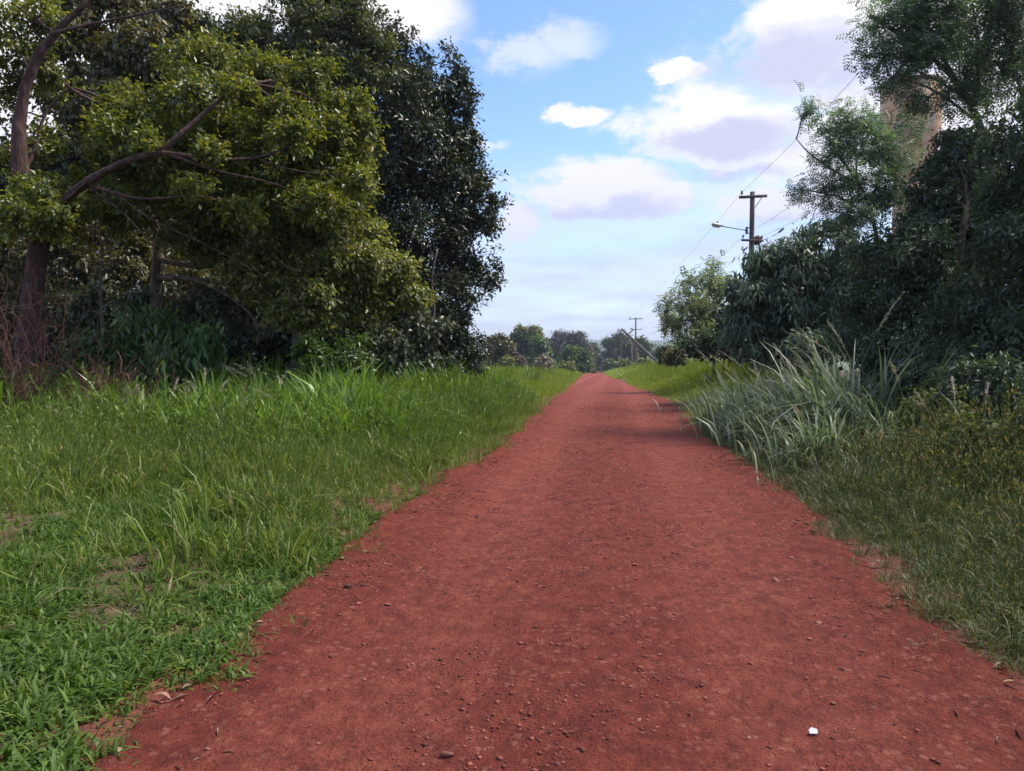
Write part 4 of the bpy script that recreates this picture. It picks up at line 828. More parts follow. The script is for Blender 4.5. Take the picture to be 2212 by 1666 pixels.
mid_tree('distant_tree', 'bright green bushy tree in front of the purplish mango tree', (1209, 1270, 750, 808), 150, 'green', 9000, .20, seed=7)
mid_tree('distant_tree', 'dark tree overhanging the left side of the road dip', (1256, 1296, 738, 808), 270, 'greygreen', 8000, .24, seed=8)
mid_tree('distant_mango_tree', 'dark rounded tree on the right side of the road dip', (1305, 1370, 725, 810), 260, 'dark_far', 12000, .26, 'long', seed=9, nl=8, droop=.7)
mid_tree('dry_tree', 'brownish dry tree under the leaning pole', (1334, 1374, 742, 806), 215, 'brownleaf', 5000, .22, seed=10)
mid_tree('distant_tree', 'green tree behind the second utility pole', (1366, 1404, 727, 800), 240, 'greygreen', 7000, .24, seed=12)
def bushes(lst):
    for lab, box, d, mat, n, L, sd in lst:
        mid_tree('roadside_bush', lab, box, d, mat, n, L, seed=sd, cat='bush', trunk=False, nl=5, group='bushes along the far verge')
bushes([('yellow-green bush at the meadow edge below the dark distant tree', (1084, 1105, 774, 804), 95, 'yellowgreen', 2400, .17, 21),
        ('brownish bush beside the yellow-green one at the meadow edge', (1102, 1134, 774, 803), 98, 'brownleaf', 3000, .17, 22),
        ('olive bush at the meadow edge right beside the evergreen', (1000, 1046, 768, 806), 90, 'vine', 4000, .17, 23),
        ('cream-flowering bush sticking out of the meadow', (1162, 1188, 770, 806), 75, 'creamleaf', 2600, .12, 24),
        ('pale green bush at the roadside in front of the bright bushy tree', (1206, 1240, 786, 812), 110, 'yellowgreen', 2600, .16, 25),
        ('small dark green bush at the left lip of the road dip', (1258, 1280, 782, 812), 235, 'greygreen', 2400, .18, 26),
        ('low green bush at the right lip of the road dip', (1310, 1334, 782, 812), 230, 'green', 2600, .18, 27),
        ('yellowish bush below the dry tree on the right verge', (1336, 1366, 780, 812), 150, 'yellowgreen', 2600, .17, 28),
        ('pale weedy bush on the right bank under the second pole', (1374, 1406, 778, 806), 120, 'yellowgreen', 2600, .17, 29),
        ('dark bush on the skyline right of the leaning pole', (1424, 1462, 748, 790), 62, 'greygreen', 4000, .16, 30),
        ('reddish-brown weedy bush at the right bank before the feathery tree', (1440, 1480, 752, 786), 48, 'vine', 3600, .13, 31)])
for i, (vx, d, s) in enumerate([(1288, 330, 1.0), (1300, 420, 1.1), (1282, 520, 1.2), (1296, 640, 1.0), (1308, 560, 1.2), (1276, 760, 1.2), (1268, 620, 1.2), (1316, 700, 1.2), (1420, 300, 1.0), (1436, 420, 1.2), (1410, 520, 1.2), (1448, 600, 1.2)]):
    p = on_ground(vx, d); u = p[0] - float(xroad(p[1]))
    if abs(u) < 5 * s: p[0] += (6 * s) * (1 if u > 0 else -1); p[2] = float(H(p[0], p[1]))
    rr = 5.0 * s
    make_tree('valley_tree', 'hazy pale green tree in the valley beyond the road dip', 'tree', p, [p, p + [0, 0, 3 * s], p + [0, 0, 6 * s]],
        [(p + [0, 0, 5.2 * s], (rr * .8, rr * .8, rr * .7), 1), (p + [rr * .5, 0, 4.2 * s], (rr * .5, rr * .5, rr * .45), 1), (p + [-rr * .5, .5, 4.4 * s], (rr * .5, rr * .5, rr * .45), 1), (p + [0, 0, 7.5 * s], (rr * .45, rr * .45, rr * .4), 1)],
        'round', 900, .75, M['far'], M['bark_brown'], r0=.3, puff=6, per=10, twigs=0.0, group='trees in the valley')

# ------------------------------------------------------------------ utility poles, lamp, wires
def basis(ax, up=(0, 0, 1)):
    ax = unit(np.asarray(ax, float)); b = unit(np.cross(np.asarray(up, float), ax)); c = np.cross(ax, b)
    return np.stack([ax, b, c], 1)
def insulator(t, p, s=1.0, up=(0, 0, 1)):
    up = unit(np.asarray(up, float)); Bm = basis(up, (0.3, 1, 0.1))
    mb = MB().lathe([(.012, -.10), (.012, .02), (.035, .03), (.055, .045), (.05, .07), (.03, .08), (.05, .095), (.046, .12), (.028, .13), (.04, .145), (.034, .175), (.0, .185)], (0, 0, 0), 12)
    V = np.concatenate(mb.V) * s; mb.V = [V @ np.stack([Bm[:, 1], Bm[:, 2], Bm[:, 0]], 1).T + p]
    o = link('insulator', mb.mesh('insulator', True), M['insul'], t); return o
def utility_pole(label, base, height, tilt=(0, 0), r=0.105, arm=1.36, lower=1.0, lower_dz=1.92, group='utility poles along the right verge', arm_rot=0.0, slope=0.03):
    t = thing('utility_pole', label, 'utility pole', base, group)
    Pz = np.linspace(-.4, height, 9)[:, None] * np.array([[tilt[0], tilt[1], 1.0]])
    link('pole', MB().tube(Pz, np.linspace(r * 1.15, r * .92, 9), 14).mesh('pole', True), M['pole'], t)
    top = np.array([tilt[0], tilt[1], 1.0]) * height
    ax = np.array([math.cos(arm_rot), math.sin(arm_rot), slope]); Bm = basis(ax)
    c1 = top + [0, -(r + .04), -.26]
    link('crossarm', MB().box(c1 + ax * .0, (arm / 2, .05, .065), Bm).mesh('crossarm'), M['pole'], t)
    e1 = c1 + ax * (arm * .32) + [0, 0, -.06]; e2 = c1 + [r * .9, 0, -.52]
    link('brace', MB().tube([e2, e1], .018, 5).mesh('brace'), M['dark_metal'], t)
    insulator(t, c1 - ax * (arm / 2 - .13) + [0, 0, .11], 1.15)
    c2 = top + [0, -(r + .04), -lower_dz]
    link('lower_crossarm', MB().box(c2, (lower / 2, .045, .05), basis(np.array([math.cos(arm_rot), math.sin(arm_rot), -.05]))).mesh('lower_crossarm'), M['pole'], t)
    for s in (-1, 1): insulator(t, c2 + np.array([s * (lower / 2 - .08), 0, .09 - s * .025]), .95)
    return t, base + c1 - ax * (arm / 2 - .13) + [0, 0, .26], base + c2 + [-(lower / 2 - .08), 0, .22], base + c2 + [(lower / 2 - .08), 0, .18]
dP = 38.0
pb = on_ground(1619, dP); htop = pt(1621, 418, dP)[2] - pb[2]
P1, w1a, w1b, w1c = utility_pole('tall weathered wooden utility pole carrying the street lamp on the right', pb, htop, (0.004, 0), r=.155 * .8, arm=1.32, lower=1.05, lower_dz=(522 - 418) * dP / FPX)
# street lamp on its bracket: fixed to the pole but a fitting of its own
def street_lamp():
    a = pt(1612, 498, dP - .15); h = pt(1560, 489, dP - .5)
    t = thing('street_lamp', 'street lamp with pale head on a thin arm fixed to the near pole', 'street lamp', a)
    link('bracket', MB().box((0.02, 0, 0), (.05, .06, .17)).tube([(0.07, .02, .14), (0.26, .06, .14)], .02, 6).tube([(0.07, .02, -.14), (0.26, .06, -.14)], .02, 6).mesh('bracket'), M['dark_metal'], t)
    link('arm', MB().tube(bez((0, 0, 0), h - a, 6, 0.0, 0), .026, 8).mesh('arm', True), M['dark_metal'], t)
    ax = unit(h - a); Bm = basis(ax)
    L_ = 0.58; prof = [(0, .05), (.04, .085), (.14, .105), (.32, .115), (.48, .10), (.55, .07), (.58, .02)]
    k = 14; V = []; F = []
    for (x, rr) in prof:
        for j in range(k):
            an = 2 * math.pi * j / k; y = math.cos(an) * rr * 1.25; z = math.sin(an) * rr; z = z if z > 0 else z * .35
            V.append(h - a + Bm @ np.array([x, y, z]))
    n = len(prof)
    for i in range(n - 1):
        for j in range(k): F.append([i * k + j, i * k + (j + 1) % k, (i + 1) * k + (j + 1) % k, (i + 1) * k + j])
    mb = MB().add(V, F); mb.F.setdefault(k, []).append(np.array([list(range(k))[::-1]])); mb.F[k].append(np.array([[(n - 1) * k + j for j in range(k)]]))
    hd = link('lamp_head', mb.mesh('lamp_head', True), M['lamp_metal'], t)
    V = []; F = []
    for i, (x, rr) in enumerate([(.12, .06), (.18, .10), (.34, .11), (.48, .085), (.53, .04)]):
        for j in range(10):
            an = math.pi + math.pi * j / 9; V.append(h - a + Bm @ np.array([x, math.cos(an) * rr * 1.05, math.sin(an) * rr * .75 - .03]))
    for i in range(4):
        for j in range(9): F.append([i * 10 + j, i * 10 + j + 1, (i + 1) * 10 + j + 1, (i + 1) * 10 + j])
    link('lamp_bowl', MB().add(V, F).mesh('lamp_bowl', True), M['lamp_glass'], hd)
    link('light_sensor', MB().lathe([(.045, 0), (.045, .06), (.03, .085), (0, .09)], h - a + Bm @ np.array([.28, 0, .11]), 12).mesh('light_sensor', True), M['insul'], hd)
street_lamp()
nb = pt(1636, 519, dP - .1)
def nest():
    mb = MB(); k = 12; prof = [(0, -.24), (.12, -.20), (.21, -.08), (.22, .06), (.15, .18), (.05, .22), (0, .225)]
    mb.lathe(prof, (0, 0, 0), k); V = np.concatenate(mb.V); V *= 1 + .10 * rng.standard_normal((len(V), 1)); V[:k] = V[:k].mean(0); mb.V = [V]
    o = link('bird_nest', mb.mesh('bird_nest', True), M['nest'], loc=nb); tag(o, 'brown mud bird nest on the lower crossarm of the near pole', 'nest')
nest()
d2 = 132.0
p2 = on_ground(1373, d2); P2, w2a, w2b, w2c = utility_pole('second utility pole standing upright behind the leaning one', p2, pt(1373, 686, d2)[2] - p2[2], (0.0, 0), r=.12, arm=2.4, lower=2.1, lower_dz=(712 - 686) * d2 / FPX)
d3 = 186.0
p3 = on_ground(1341, d3); P3, w3a, w3b, w3c = utility_pole('farthest utility pole, its top beside the leaning pole head', p3, pt(1340, 711, d3)[2] - p3[2], (0, 0), r=.12, arm=1.9, lower=1.5)
def leaning_pole():
    d = 104.0; top = pt(1343.5, 711.5, d); low = pt(1412, 775, d - 6)
    dirv = unit(low - top); base = low + dirv * 1.6
    t = thing('leaning_utility_pole', 'fallen utility pole leaning steeply left with its crossed arm', 'utility pole', base, 'utility poles along the right verge')
    P = np.linspace(0, 1, 8)[:, None] * (top - base)[None]
    link('pole', MB().tube(P, np.linspace(.165, .135, 8), 12).mesh('pole', True), M['pole'], t)
    u = np.linalg.norm(top - low); c = top + dirv * (u * .12) - base + [0, -.18, 0]
    a1 = pt(1369, 712, d) - base; a2 = pt(1347, 729, d) - base; ax = a1 - a2
    c = (a1 + a2) / 2 + [0, -.16, 0]
    link('crossarm', MB().box(c, (np.linalg.norm(ax) / 2, .06, .075), basis(ax)).mesh('crossarm'), M['pole'], t)
    for s in (-1, 1): insulator(t, c + ax * .44 * s - dirv * .15, 1.6, -dirv)
leaning_pole()
def post(label, vx, vt, vb, d):
    b = on_ground(vx, d); h = pt(vx, vt, d)[2] - b[2]
    o = link('pale_post', MB().tube([(0, 0, -.2), (0.01, 0, h * .5), (0, .01, h)], [.045, .04, .038], 8).mesh('pale_post', True), M['white_post'], loc=b)
    tag(o, label, 'post', 'pale posts on the far right verge')
post('short pale post between the far poles', 1337, 769, 782, 108); post('taller pale post left of the second utility pole', 1365, 748, 778, 116)
def wire(label, pts, sag, r=.006):
    Q = []
    for a, b_ in zip(pts[:-1], pts[1:]):
        tt = np.linspace(0, 1, 26)[:, None]; q = a + (b_ - a) * tt; q[:, 2] -= sag * 4 * (tt[:, 0] * (1 - tt[:, 0])); Q.append(q if not Q else q[1:])
    Q = np.concatenate(Q); b0 = Q[0].copy()
    o = link('overhead_wire', MB().tube(Q, r, 5).mesh('overhead_wire', True, b0), M['wire'], loc=b0); tag(o, label, 'wire', 'overhead wires')
wire('overhead wire on the top insulators of the poles', [np.array([w1a[0] + .4, 1.0, 9.3]), w1a, w2a], .45)
wire('overhead wire on the left insulators of the lower crossarms', [np.array([w1b[0] + 1.0, 1.0, 7.7]), w1b, w2b], .5)
wire('overhead wire on the right insulators of the lower crossarms', [np.array([w1c[0] + 1.0, 1.0, 7.4]), w1c, w2c], .55)

# ------------------------------------------------------------------ grass
def off_l(x, y): return edge_l(y) - x + .17 + .26 * (fbm(x, y, 2.6, .7) - .5) + .16 * (fbm(x, y, 7.0, 2.7) - .5)       # metres into the left verge
def off_r(x, y): return x - edge_r(y) + .17 + .26 * (fbm(x, y, 2.4, 3.7) - .5) + .16 * (fbm(x, y, 7.3, 1.2) - .5)
WIND = math.pi * 0.1
def front_of_wood(x, y): return y < 14.8 + np.maximum(x + 11, -6) * 1.45
def edge_soft(o, a=0.25): return np.clip((o + 0.06) / a, 0, 1)
def tuft(nb, w, bend, rad, segs, hmin=.5, seed_frac=0.0):
    """one tuft of unit height as a mesh: nb blades fanning out from a root patch"""
    az = rng.uniform(0, 2 * math.pi, nb); r = rad * np.sqrt(rng.random(nb)); a2 = az + rng.normal(0, .9, nb)
    P = np.stack([r * np.cos(az), r * np.sin(az), np.zeros(nb)], 1)
    V, F = blades(P, rng.uniform(hmin, 1.0, nb), w * rng.uniform(.6, 1.25, nb), rng.uniform(bend[0], bend[1], nb), a2, segs, .8, .40)
    mb = MB(); mb.V = [V]; mb.n = len(V); mb.F = {f.shape[1]: [f] for f in F if len(f)}
    for _ in range(int(seed_frac * nb)):
        a_ = rng.uniform(0, 6.28); h_ = rng.uniform(1.0, 1.35); l_ = rng.uniform(.1, .5); D = np.array([math.cos(a_) * l_, math.sin(a_) * l_, 1.0]) * h_
        mb.tube([(0, 0, 0), D * .5 + [0, 0, .04], D], [.006, .005, .003], 3, cap=False)
        n_ = 9; tt = rng.uniform(.72, 1, n_)[:, None]; V2, F2 = place('narrow', D * tt, D + rng.normal(0, .35, (n_, 3)), rng.standard_normal((n_, 3)), rng.uniform(.05, .11, n_)); mb.add(V2, F2)
    return mb.mesh('tuft')
def grass_gn(name, label, x, y, scl, tufts, mat, lift=-.012, tilt=.12):
    """ground cover nobody could count: tufts instanced on ground points, one object"""
    n = len(x)
    me = bpy.data.meshes.new(name); me.vertices.add(n)
    me.vertices.foreach_set('co', np.stack([x, y, H(x, y) + lift], 1).astype(np.float32).ravel())
    at = me.attributes.new('scl', 'FLOAT', 'POINT'); at.data.foreach_set('value', np.asarray(scl, np.float32))
    ar = me.attributes.new('rot', 'FLOAT_VECTOR', 'POINT'); ar.data.foreach_set('vector', np.stack([rng.normal(0, tilt, n), rng.normal(0, tilt, n), rng.uniform(0, 6.283, n)], 1).astype(np.float32).ravel())
    o = link(name, me, mat, kind='stuff'); tag(o, label, 'grass')
    ng_ = bpy.data.node_groups.new(name, 'GeometryNodeTree'); ng_.interface.new_socket('Geometry', in_out='INPUT', socket_type='NodeSocketGeometry'); ng_.interface.new_socket('Geometry', in_out='OUTPUT', socket_type='NodeSocketGeometry')
    N, L = ng_.nodes, ng_.links
    gi, go = N.new('NodeGroupInput'), N.new('NodeGroupOutput'); iop = N.new('GeometryNodeInstanceOnPoints'); jn = N.new('GeometryNodeJoinGeometry')
    for t_ in tufts:
        if not t_.materials: t_.materials.append(mat)
        so = bpy.data.objects.new('grass_tuft', t_)
        oi = N.new('GeometryNodeObjectInfo'); oi.inputs['Object'].default_value = so; oi.inputs['As Instance'].default_value = True
        L.new(oi.outputs['Geometry'], jn.inputs[0])
    L.new(gi.outputs[0], iop.inputs['Points']); L.new(jn.outputs[0], iop.inputs['Instance']); iop.inputs['Pick Instance'].default_value = True
    rv = N.new('FunctionNodeRandomValue'); rv.data_type = 'INT'; rv.inputs['Min'].default_value = 0 if False else 0
    for s_ in rv.inputs:
        if s_.enabled and s_.name == 'Min': s_.default_value = 0
        if s_.enabled and s_.name == 'Max': s_.default_value = len(tufts) - 1
    L.new([q for q in rv.outputs if q.enabled][0], iop.inputs['Instance Index'])
    for an, ty, sock in (('rot', 'FLOAT_VECTOR', 'Rotation'), ('scl', 'FLOAT', 'Scale')):
        na = N.new('GeometryNodeInputNamedAttribute'); na.data_type = ty; na.inputs['Name'].default_value = an
        L.new([q for q in na.outputs if q.enabled][0], iop.inputs[sock])
    L.new(iop.outputs[0], go.inputs[0])
    md = o.modifiers.new('tufts', 'NODES'); md.node_group = ng_
    return o
# worn patches in the lawn
BARE = [(gp(280, 1215), .42), (gp(420, 1205), .34), (gp(170, 1330), .28), (gp(60, 1130), .40), (gp(330, 1290), .25)]
def worn(x, y):
    k = np.ones_like(x)
    for p_, r_ in BARE:
        q = np.hypot((x - p_[0]) + .1 * np.sin(y * 9), (y - p_[1]) * .75 + .1 * np.sin(x * 11)) / r_
        k = k * (.22 + .78 * sstep(.45, 1.3, q))
    return k
# lawn-like broad grass, left foreground
def dl(x, y):
    o = off_l(x, y); bare = fbm(x, y, 1.1, 2.0)
    return worn(x, y) * np.where(o > -0.03, edge_soft(o, .30) * np.where(bare < 0.30, 0.10, 0.6 + .4 * sstep(.3, .5, bare)) * (1 - sstep(6.6, 10.4, y + 0.35 * x + 2.2 + 2.0 * (fbm(x, y, .8, 3.1) - .5))), 0)
x, y = patch(42000, -10, -1.4, 1.4, 11, dl)
o = off_l(x, y); scl = (0.10 + 0.17 * rng.random(len(x)) ** 1.5) * (0.5 + 0.5 * np.clip(o / .4, 0, 1)) * (0.45 + 1.0 * fbm(x, y, 1.7, .3).clip(.1, 1.1))
grass_gn('lawn_grass', 'short broad-bladed bright green grass in the left foreground', x, y, np.minimum(scl, .19), [tuft(10, .085, (.25, 1.35), .34, 3, .35) for _ in range(8)], M['lawn'])
# fine wispy grass behind it
def df(x, y):
    o = off_l(x, y); return np.where(o > 0, edge_soft(o, .6), 0) * (.05 + .95 * sstep(4.6, 9.4, y + 0.35 * x + 2.2 + 2.4 * (fbm(x, y, .9, 5.5) - .5)) ** 1.5) * front_of_wood(x, y)
x, y = patch(46000, -16, -1.5, 2.0, 20, df)
o = off_l(x, y); scl = (0.20 + 0.42 * rng.random(len(x)) ** 2) * (0.42 + 0.58 * np.clip(o / 1.0, 0, 1)) * (0.45 + 1.1 * fbm(x, y, 1.2, 1.0).clip(.1, 1))
grass_gn('verge_grass', 'fine wispy dull green grass in the middle of the left verge', x, y, scl, [tuft(15, .026, (.15, 1.0), .24, 3, .35, .08) for _ in range(6)], M['fine'])
# tall lush grass by the wood
def dt(x, y):
    o = off_l(x, y); return np.where(o > .5, np.clip((o - .5) / .8, 0, 1), 0) * sstep(9.0, 12.0, y + 0.25 * (x + 5)) * front_of_wood(x, y)
x, y = patch(26000, -16, -2.2, 8.5, 26, dt)
o = off_l(x, y); scl = (0.60 + 0.80 * rng.random(len(x)) ** 1.6) * (0.38 + 0.62 * np.clip((o - .5) / 2.0, 0, 1)) * (0.5 + 1.0 * fbm(x, y, .9, 2.0).clip(.1, 1))
grass_gn('tall_grass', 'lush tall green grass in front of the left wood', x, y, scl, [tuft(12, .034, (.12, 1.0), .16, 4, .35, .06) for _ in range(7)], M['tall'])
# sunlit meadow further down
def dm(x, y):
    o = off_l(x, y); return np.where(o > 0, edge_soft(o, .6), 0) * sstep(13, 17, y) * np.clip(30 / y, .16, 1) * (x > -.25 * y - .8)
x, y = patch(120000, -46, -1.4, 13, 135, dm)
o = off_l(x, y); scl = (0.42 + 0.30 * rng.random(len(x))) * (0.26 + 0.74 * np.clip(o / 2.6, 0, 1)) * (0.85 + 0.35 * fbm(x, y, .45, 1.0)) * np.clip(y / 40, 1, 1.25)
grass_gn('meadow_grass', 'sunlit yellow-green meadow grass left of the road', x, y, scl, [tuft(13, .034, (.1, .6), .28, 3, .45, .08) for _ in range(6)], M['field'])
# right side
def dr1(x, y):
    o = off_r(x, y); return np.where(o > -.03, edge_soft(o, .6), 0) * (1 - sstep(14, 19, y))
x, y = patch(52000, 1.4, 11, 1.2, 19, dr1)
o = off_r(x, y); scl = (0.20 + 0.28 * rng.random(len(x)) ** 1.4) * (0.36 + 0.64 * np.clip(o / 1.0, 0, 1)) * (0.75 + 0.55 * fbm(x, y, 1.3, 4.0)) * (1 + .6 * np.clip((o - 1.2) / 1.5, 0, 1))
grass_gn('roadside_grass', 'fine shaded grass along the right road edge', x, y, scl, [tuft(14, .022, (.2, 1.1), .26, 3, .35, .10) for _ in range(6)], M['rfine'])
def dr2(x, y):
    o = off_r(x, y); return np.where(o > 0, edge_soft(o, .6), 0) * sstep(15, 19, y) * np.clip(30 / y, .16, 1) * (x < .17 * y + 2.2)
x, y = patch(80000, 1.0, 24, 14, 130, dr2)
o = off_r(x, y); scl = (0.40 + 0.32 * rng.random(len(x))) * (0.26 + 0.74 * np.clip(o / 2.4, 0, 1)) * (0.8 + 0.45 * fbm(x, y, .5, 3.0)) * np.clip(y / 40, 1, 1.25)
grass_gn('bank_grass', 'yellow-green grass on the sunlit right bank down the road', x, y, scl, [tuft(13, .034, (.1, .7), .28, 3, .45, .08) for _ in range(6)], M['field'])
# coarse grass on both verges where the road drops away
y = rng.uniform(80, 340, 26000); o = rng.exponential(3.2, len(y)); side = rng.random(len(y)) < .5
x = np.where(side, edge_l(y) - o - .1, edge_r(y) + o + .1)
grass_gn('far_verge_grass', 'coarse green grass on both verges where the road drops away', x, y, (0.7 + .6 * rng.random(len(x))) * np.clip(.35 + o / 3, 0, 1), [tuft(11, .06, (.1, .7), .5, 3, .45) for _ in range(4)], M['field'])
# tall cane grass clumps, right
def plume_mesh(mb, p0, az, h, lean, size):
    t = np.linspace(0, 1, 10); D = np.array([math.cos(az), math.sin(az), 0])
    P = p0 + np.outer(h * lean * (0.2 * t + .8 * t ** 2.2), D) + np.outer(h * (t - .22 * lean * t ** 3), [0, 0, 1])
    mb[0].tube(P, np.linspace(.004, .0018, 10), 3, cap=False)
    n = 84; tt = np.sort(rng.uniform(.74, 1.0, n)); pos = np.stack([np.interp(tt, t, P[:, i]) for i in range(3)], 1)
    T_ = unit(P[-1] - P[-3]); A = T_ * 1.0 + rng.standard_normal((n, 3)) * .28 + [0, 0, -.15]
    V, F = place('spike', pos, A, rng.standard_normal((n, 3)), size * (.6 + .7 * rng.random(n)) * (1.25 - .9 * np.abs((tt - .74) / .26 - .4)))
    mb[1].add(V, F)
def cane_clump(label, vx, d, n, h, spread, w=.024, plumes=4, group='tall grass clumps on the right verge', mat='cane', bendm=1.0):
    b = on_ground(vx, d)
    P = b + np.stack([rng.normal(0, spread, n), rng.normal(0, spread * .8, n), np.zeros(n)], 1); P[:, 2] = H(P[:, 0], P[:, 1]) - .02
    hh = h * rng.uniform(.45, 1.25, n); outw = np.arctan2(P[:, 1] - b[1], P[:, 0] - b[0]) + rng.normal(0, .8, n)
    V, F = blades(P, hh, w * (1.4 if mat == 'cane' else 1.0) * rng.uniform(.6, 1.25, n), rng.uniform(.25, 1.0, n) * bendm, outw, 5, .7, .42)
    t = thing('tall_grass_clump', label, 'grass clump', b, group)
    link('blades', mesh_np('blades', V - b, F), M[mat], t, kind='stuff')
    for i in range(plumes if mat != 'cane' else int(plumes * .7)):
        mb = (MB(), MB()); plume_mesh(mb, b + [rng.normal(0, spread), rng.normal(0, spread * .7), 0], rng.uniform(0, 6.28), h * rng.uniform(.95, 1.25), rng.uniform(.25, .8), .062)
        s = link('flower_stalk', mb[0].mesh('flower_stalk', True, b), M['plume'], t); link('seed_head', mb[1].mesh('seed_head', False, b), M['plume'], s, kind='stuff')
    return t
for a in [('tallest broad-bladed grass clump, arching before the dark roadside tree', 1855, 11.8, 360, 2.0, .40, .048, 5),
          ('broad-bladed grass clump right of the tallest one, half in shade', 1940, 10.8, 220, 1.5, .34, .046, 2),
          ('grey-green grass clump with seed heads left of the tallest one', 1770, 13.0, 340, 1.6, .45, .034, 7),
          ('low arching grass clump at the road edge under the tallest one', 1775, 10.7, 300, .85, .38, .028, 2),
          ('seeding grass clump farthest left on the right verge', 1606, 16.4, 360, 1.15, .48, .022, 9),
          ('seeding grass clump with many plumes in front of the mango tree', 1665, 15.2, 360, 1.5, .55, .026, 12),
          ('low grass clump leaning over the road edge before the seeding clumps', 1668, 13.0, 320, .9, .40, .026, 4),
          ('dim grass clump at the right picture edge in front of the dark trees', 2150, 8.8, 170, 1.15, .36, .020, 3),
          ('thin grass clump between the weeds and the broad-bladed clumps', 2010, 9.6, 190, 1.0, .38, .018, 3),
          ('small dark grass clump low on the shaded right verge', 1880, 8.6, 220, .60, .38, .012, 2),
          ('silvery grass clump filling the gap between the seeding and tallest clumps', 1735, 12.3, 360, 1.2, .45, .034, 5),
          ('leafy grass clump at the back between mango tree and tallest clump', 1800, 14.6, 300, 1.7, .50, .036, 6),
          ('arching grass clump hanging over the shaded right verge', 1820, 10.0, 260, 1.05, .42, .030, 1),
          ('grass clump nearest the road at the narrowest point', 1640, 14.2, 300, .85, .40, .022, 4),
          ('grass clump at the far end of the right verge clumps', 1560, 20, 260, .9, .45, .018, 5)]:
    cane_clump(*a)
for a in [('tuft of tall cane grass standing above the sunlit meadow', 1147, 44, 150, 1.35, .30, .035, 0, 'tall grass clumps on the left verge', 'tallc', .6),
          ('tall seeding grass clump before the dark hollow', 560, 14.2, 240, 1.25, .42, .016, 6, 'tall grass clumps on the left verge', 'tallc'),
          ('seeding grass clump leaning right beside the fallen branch', 395, 12.4, 220, .95, .45, .014, 6, 'tall grass clumps on the left verge', 'tallc'),
          ('arching broad-bladed grass clump in the middle of the left verge', 560, 11.2, 260, .80, .48, .020, 2, 'tall grass clumps on the left verge', 'tallc'),
          ('grass clump with painted pale sheen below the bright shrub', 760, 15.5, 420, .90, .70, .020, 0, 'tall grass clumps on the left verge', 'cane'),  # pale blade colour stands in for light sheen on this grass
          ('grass clump with painted pale sheen under the creeper-covered shrub', 880, 17.0, 380, .85, .70, .020, 0, 'tall grass clumps on the left verge', 'cane'),
          ('dark lush grass clump in the middle of the left verge near the road', 820, 12.6, 260, .75, .5, .020, 1, 'tall grass clumps on the left verge', 'tallc'),
          ('bright lush grass clump right of the broad-bladed one', 690, 11.8, 280, .85, .5, .022, 2, 'tall grass clumps on the left verge', 'tallc'),
          ('wispy grass clump in front of the bare reddish bush', 250, 11.2, 200, .75, .5, .012, 4, 'tall grass clumps on the left verge', 'tallc'),
          ('sparse grass clump with drooping plumes left of the ones with painted sheen', 640, 13.6, 260, .95, .5, .016, 3, 'tall grass clumps on the left verge', 'tallc')]:
    cane_clump(*a)

# ------------------------------------------------------------------ stones, grit and litter on the road
ico = np.array([(0, -1, 1.618), (0, 1, 1.618), (0, -1, -1.618), (0, 1, -1.618), (1.618, 0, 1), (1.618, 0, -1), (-1.618, 0, 1), (-1.618, 0, -1), (1, 1.618, 0), (-1, 1.618, 0), (1, -1.618, 0), (-1, -1.618, 0)]) / 1.9
icof = [(0, 4, 1), (0, 1, 6), (1, 4, 8), (1, 8, 9), (1, 9, 6), (4, 5, 8), (8, 5, 3), (8, 3, 9), (9, 3, 7), (9, 7, 6), (6, 7, 11), (6, 11, 0), (11, 10, 0), (0, 10, 4), (10, 5, 4), (2, 3, 5), (2, 7, 3), (2, 11, 7), (2, 10, 11), (2, 5, 10)]
stone_me = []
for i in range(8):
    V = ico * (1 + .22 * rng.standard_normal((12, 1))) * rng.uniform(.7, 1.2, 3) * [1, .85, .36]
    me = mesh_np('stone', V, np.array(icof)); me.materials.append(M['stone']); stone_me.append(me)
ns = 0
while ns < 280:
    y = 1.7 + 12 * rng.random() ** 1.7; x = rng.uniform(float(edge_l(y)) + .05, float(edge_r(y)) - .05)
    if not visible(np.array(x), np.array(y), 1.0): continue
    s = rng.uniform(.005, .012) * (1 + (rng.random() < .12) * .9) * (1 + .03 * y)
    o = link('stone', stone_me[ns % 8], None, road, (x, y, float(road_z(x, y)) + s * .10)); o.scale = (s, s, s); o.rotation_euler = (rng.normal(0, .2), rng.normal(0, .2), rng.uniform(0, 6.28)); ns += 1
octa = np.array([(1, 0, 0), (-1, 0, 0), (0, 1, 0), (0, -1, 0), (0, 0, .8), (0, 0, -.8)], float); octf = np.array([(0, 2, 4), (2, 1, 4), (1, 3, 4), (3, 0, 4), (2, 0, 5), (1, 2, 5), (3, 1, 5), (0, 3, 5)])
ng = 52000
y = 1.5 + 22 * rng.random(ng) ** 1.8; x = edge_l(y) + (edge_r(y) - edge_l(y)) * rng.random(ng)
k = visible(x, y, 1.02) & (rng.random(ng) < (.08 + .92 * (.5 + .5 * np.cos((x + .12 + .2 * np.sin(y * .7)) * 3.2)) ** 1.2) * (.15 + .85 * sstep(.35, .75, fbm(x, y, 1.9, 5.0))))
x, y = x[k], y[k]; s = (.0026 + .0100 * rng.random(len(x)) ** 3.0) * (1 + .05 * y)
V = octa[None] * (1 + .3 * rng.standard_normal((len(x), 6, 1))) * s[:, None, None] * np.array([1, 1, .6]) + np.stack([x, y, road_z(x, y) + s * .15], 1)[:, None]
o = link('gravel', mesh_np('gravel', V.reshape(-1, 3), (octf[None] + (np.arange(len(x)) * 6)[:, None, None]).reshape(-1, 3)), M['gravel'], kind='stuff')
tag(o, 'fine red grit scattered over the dirt road', 'gravel')
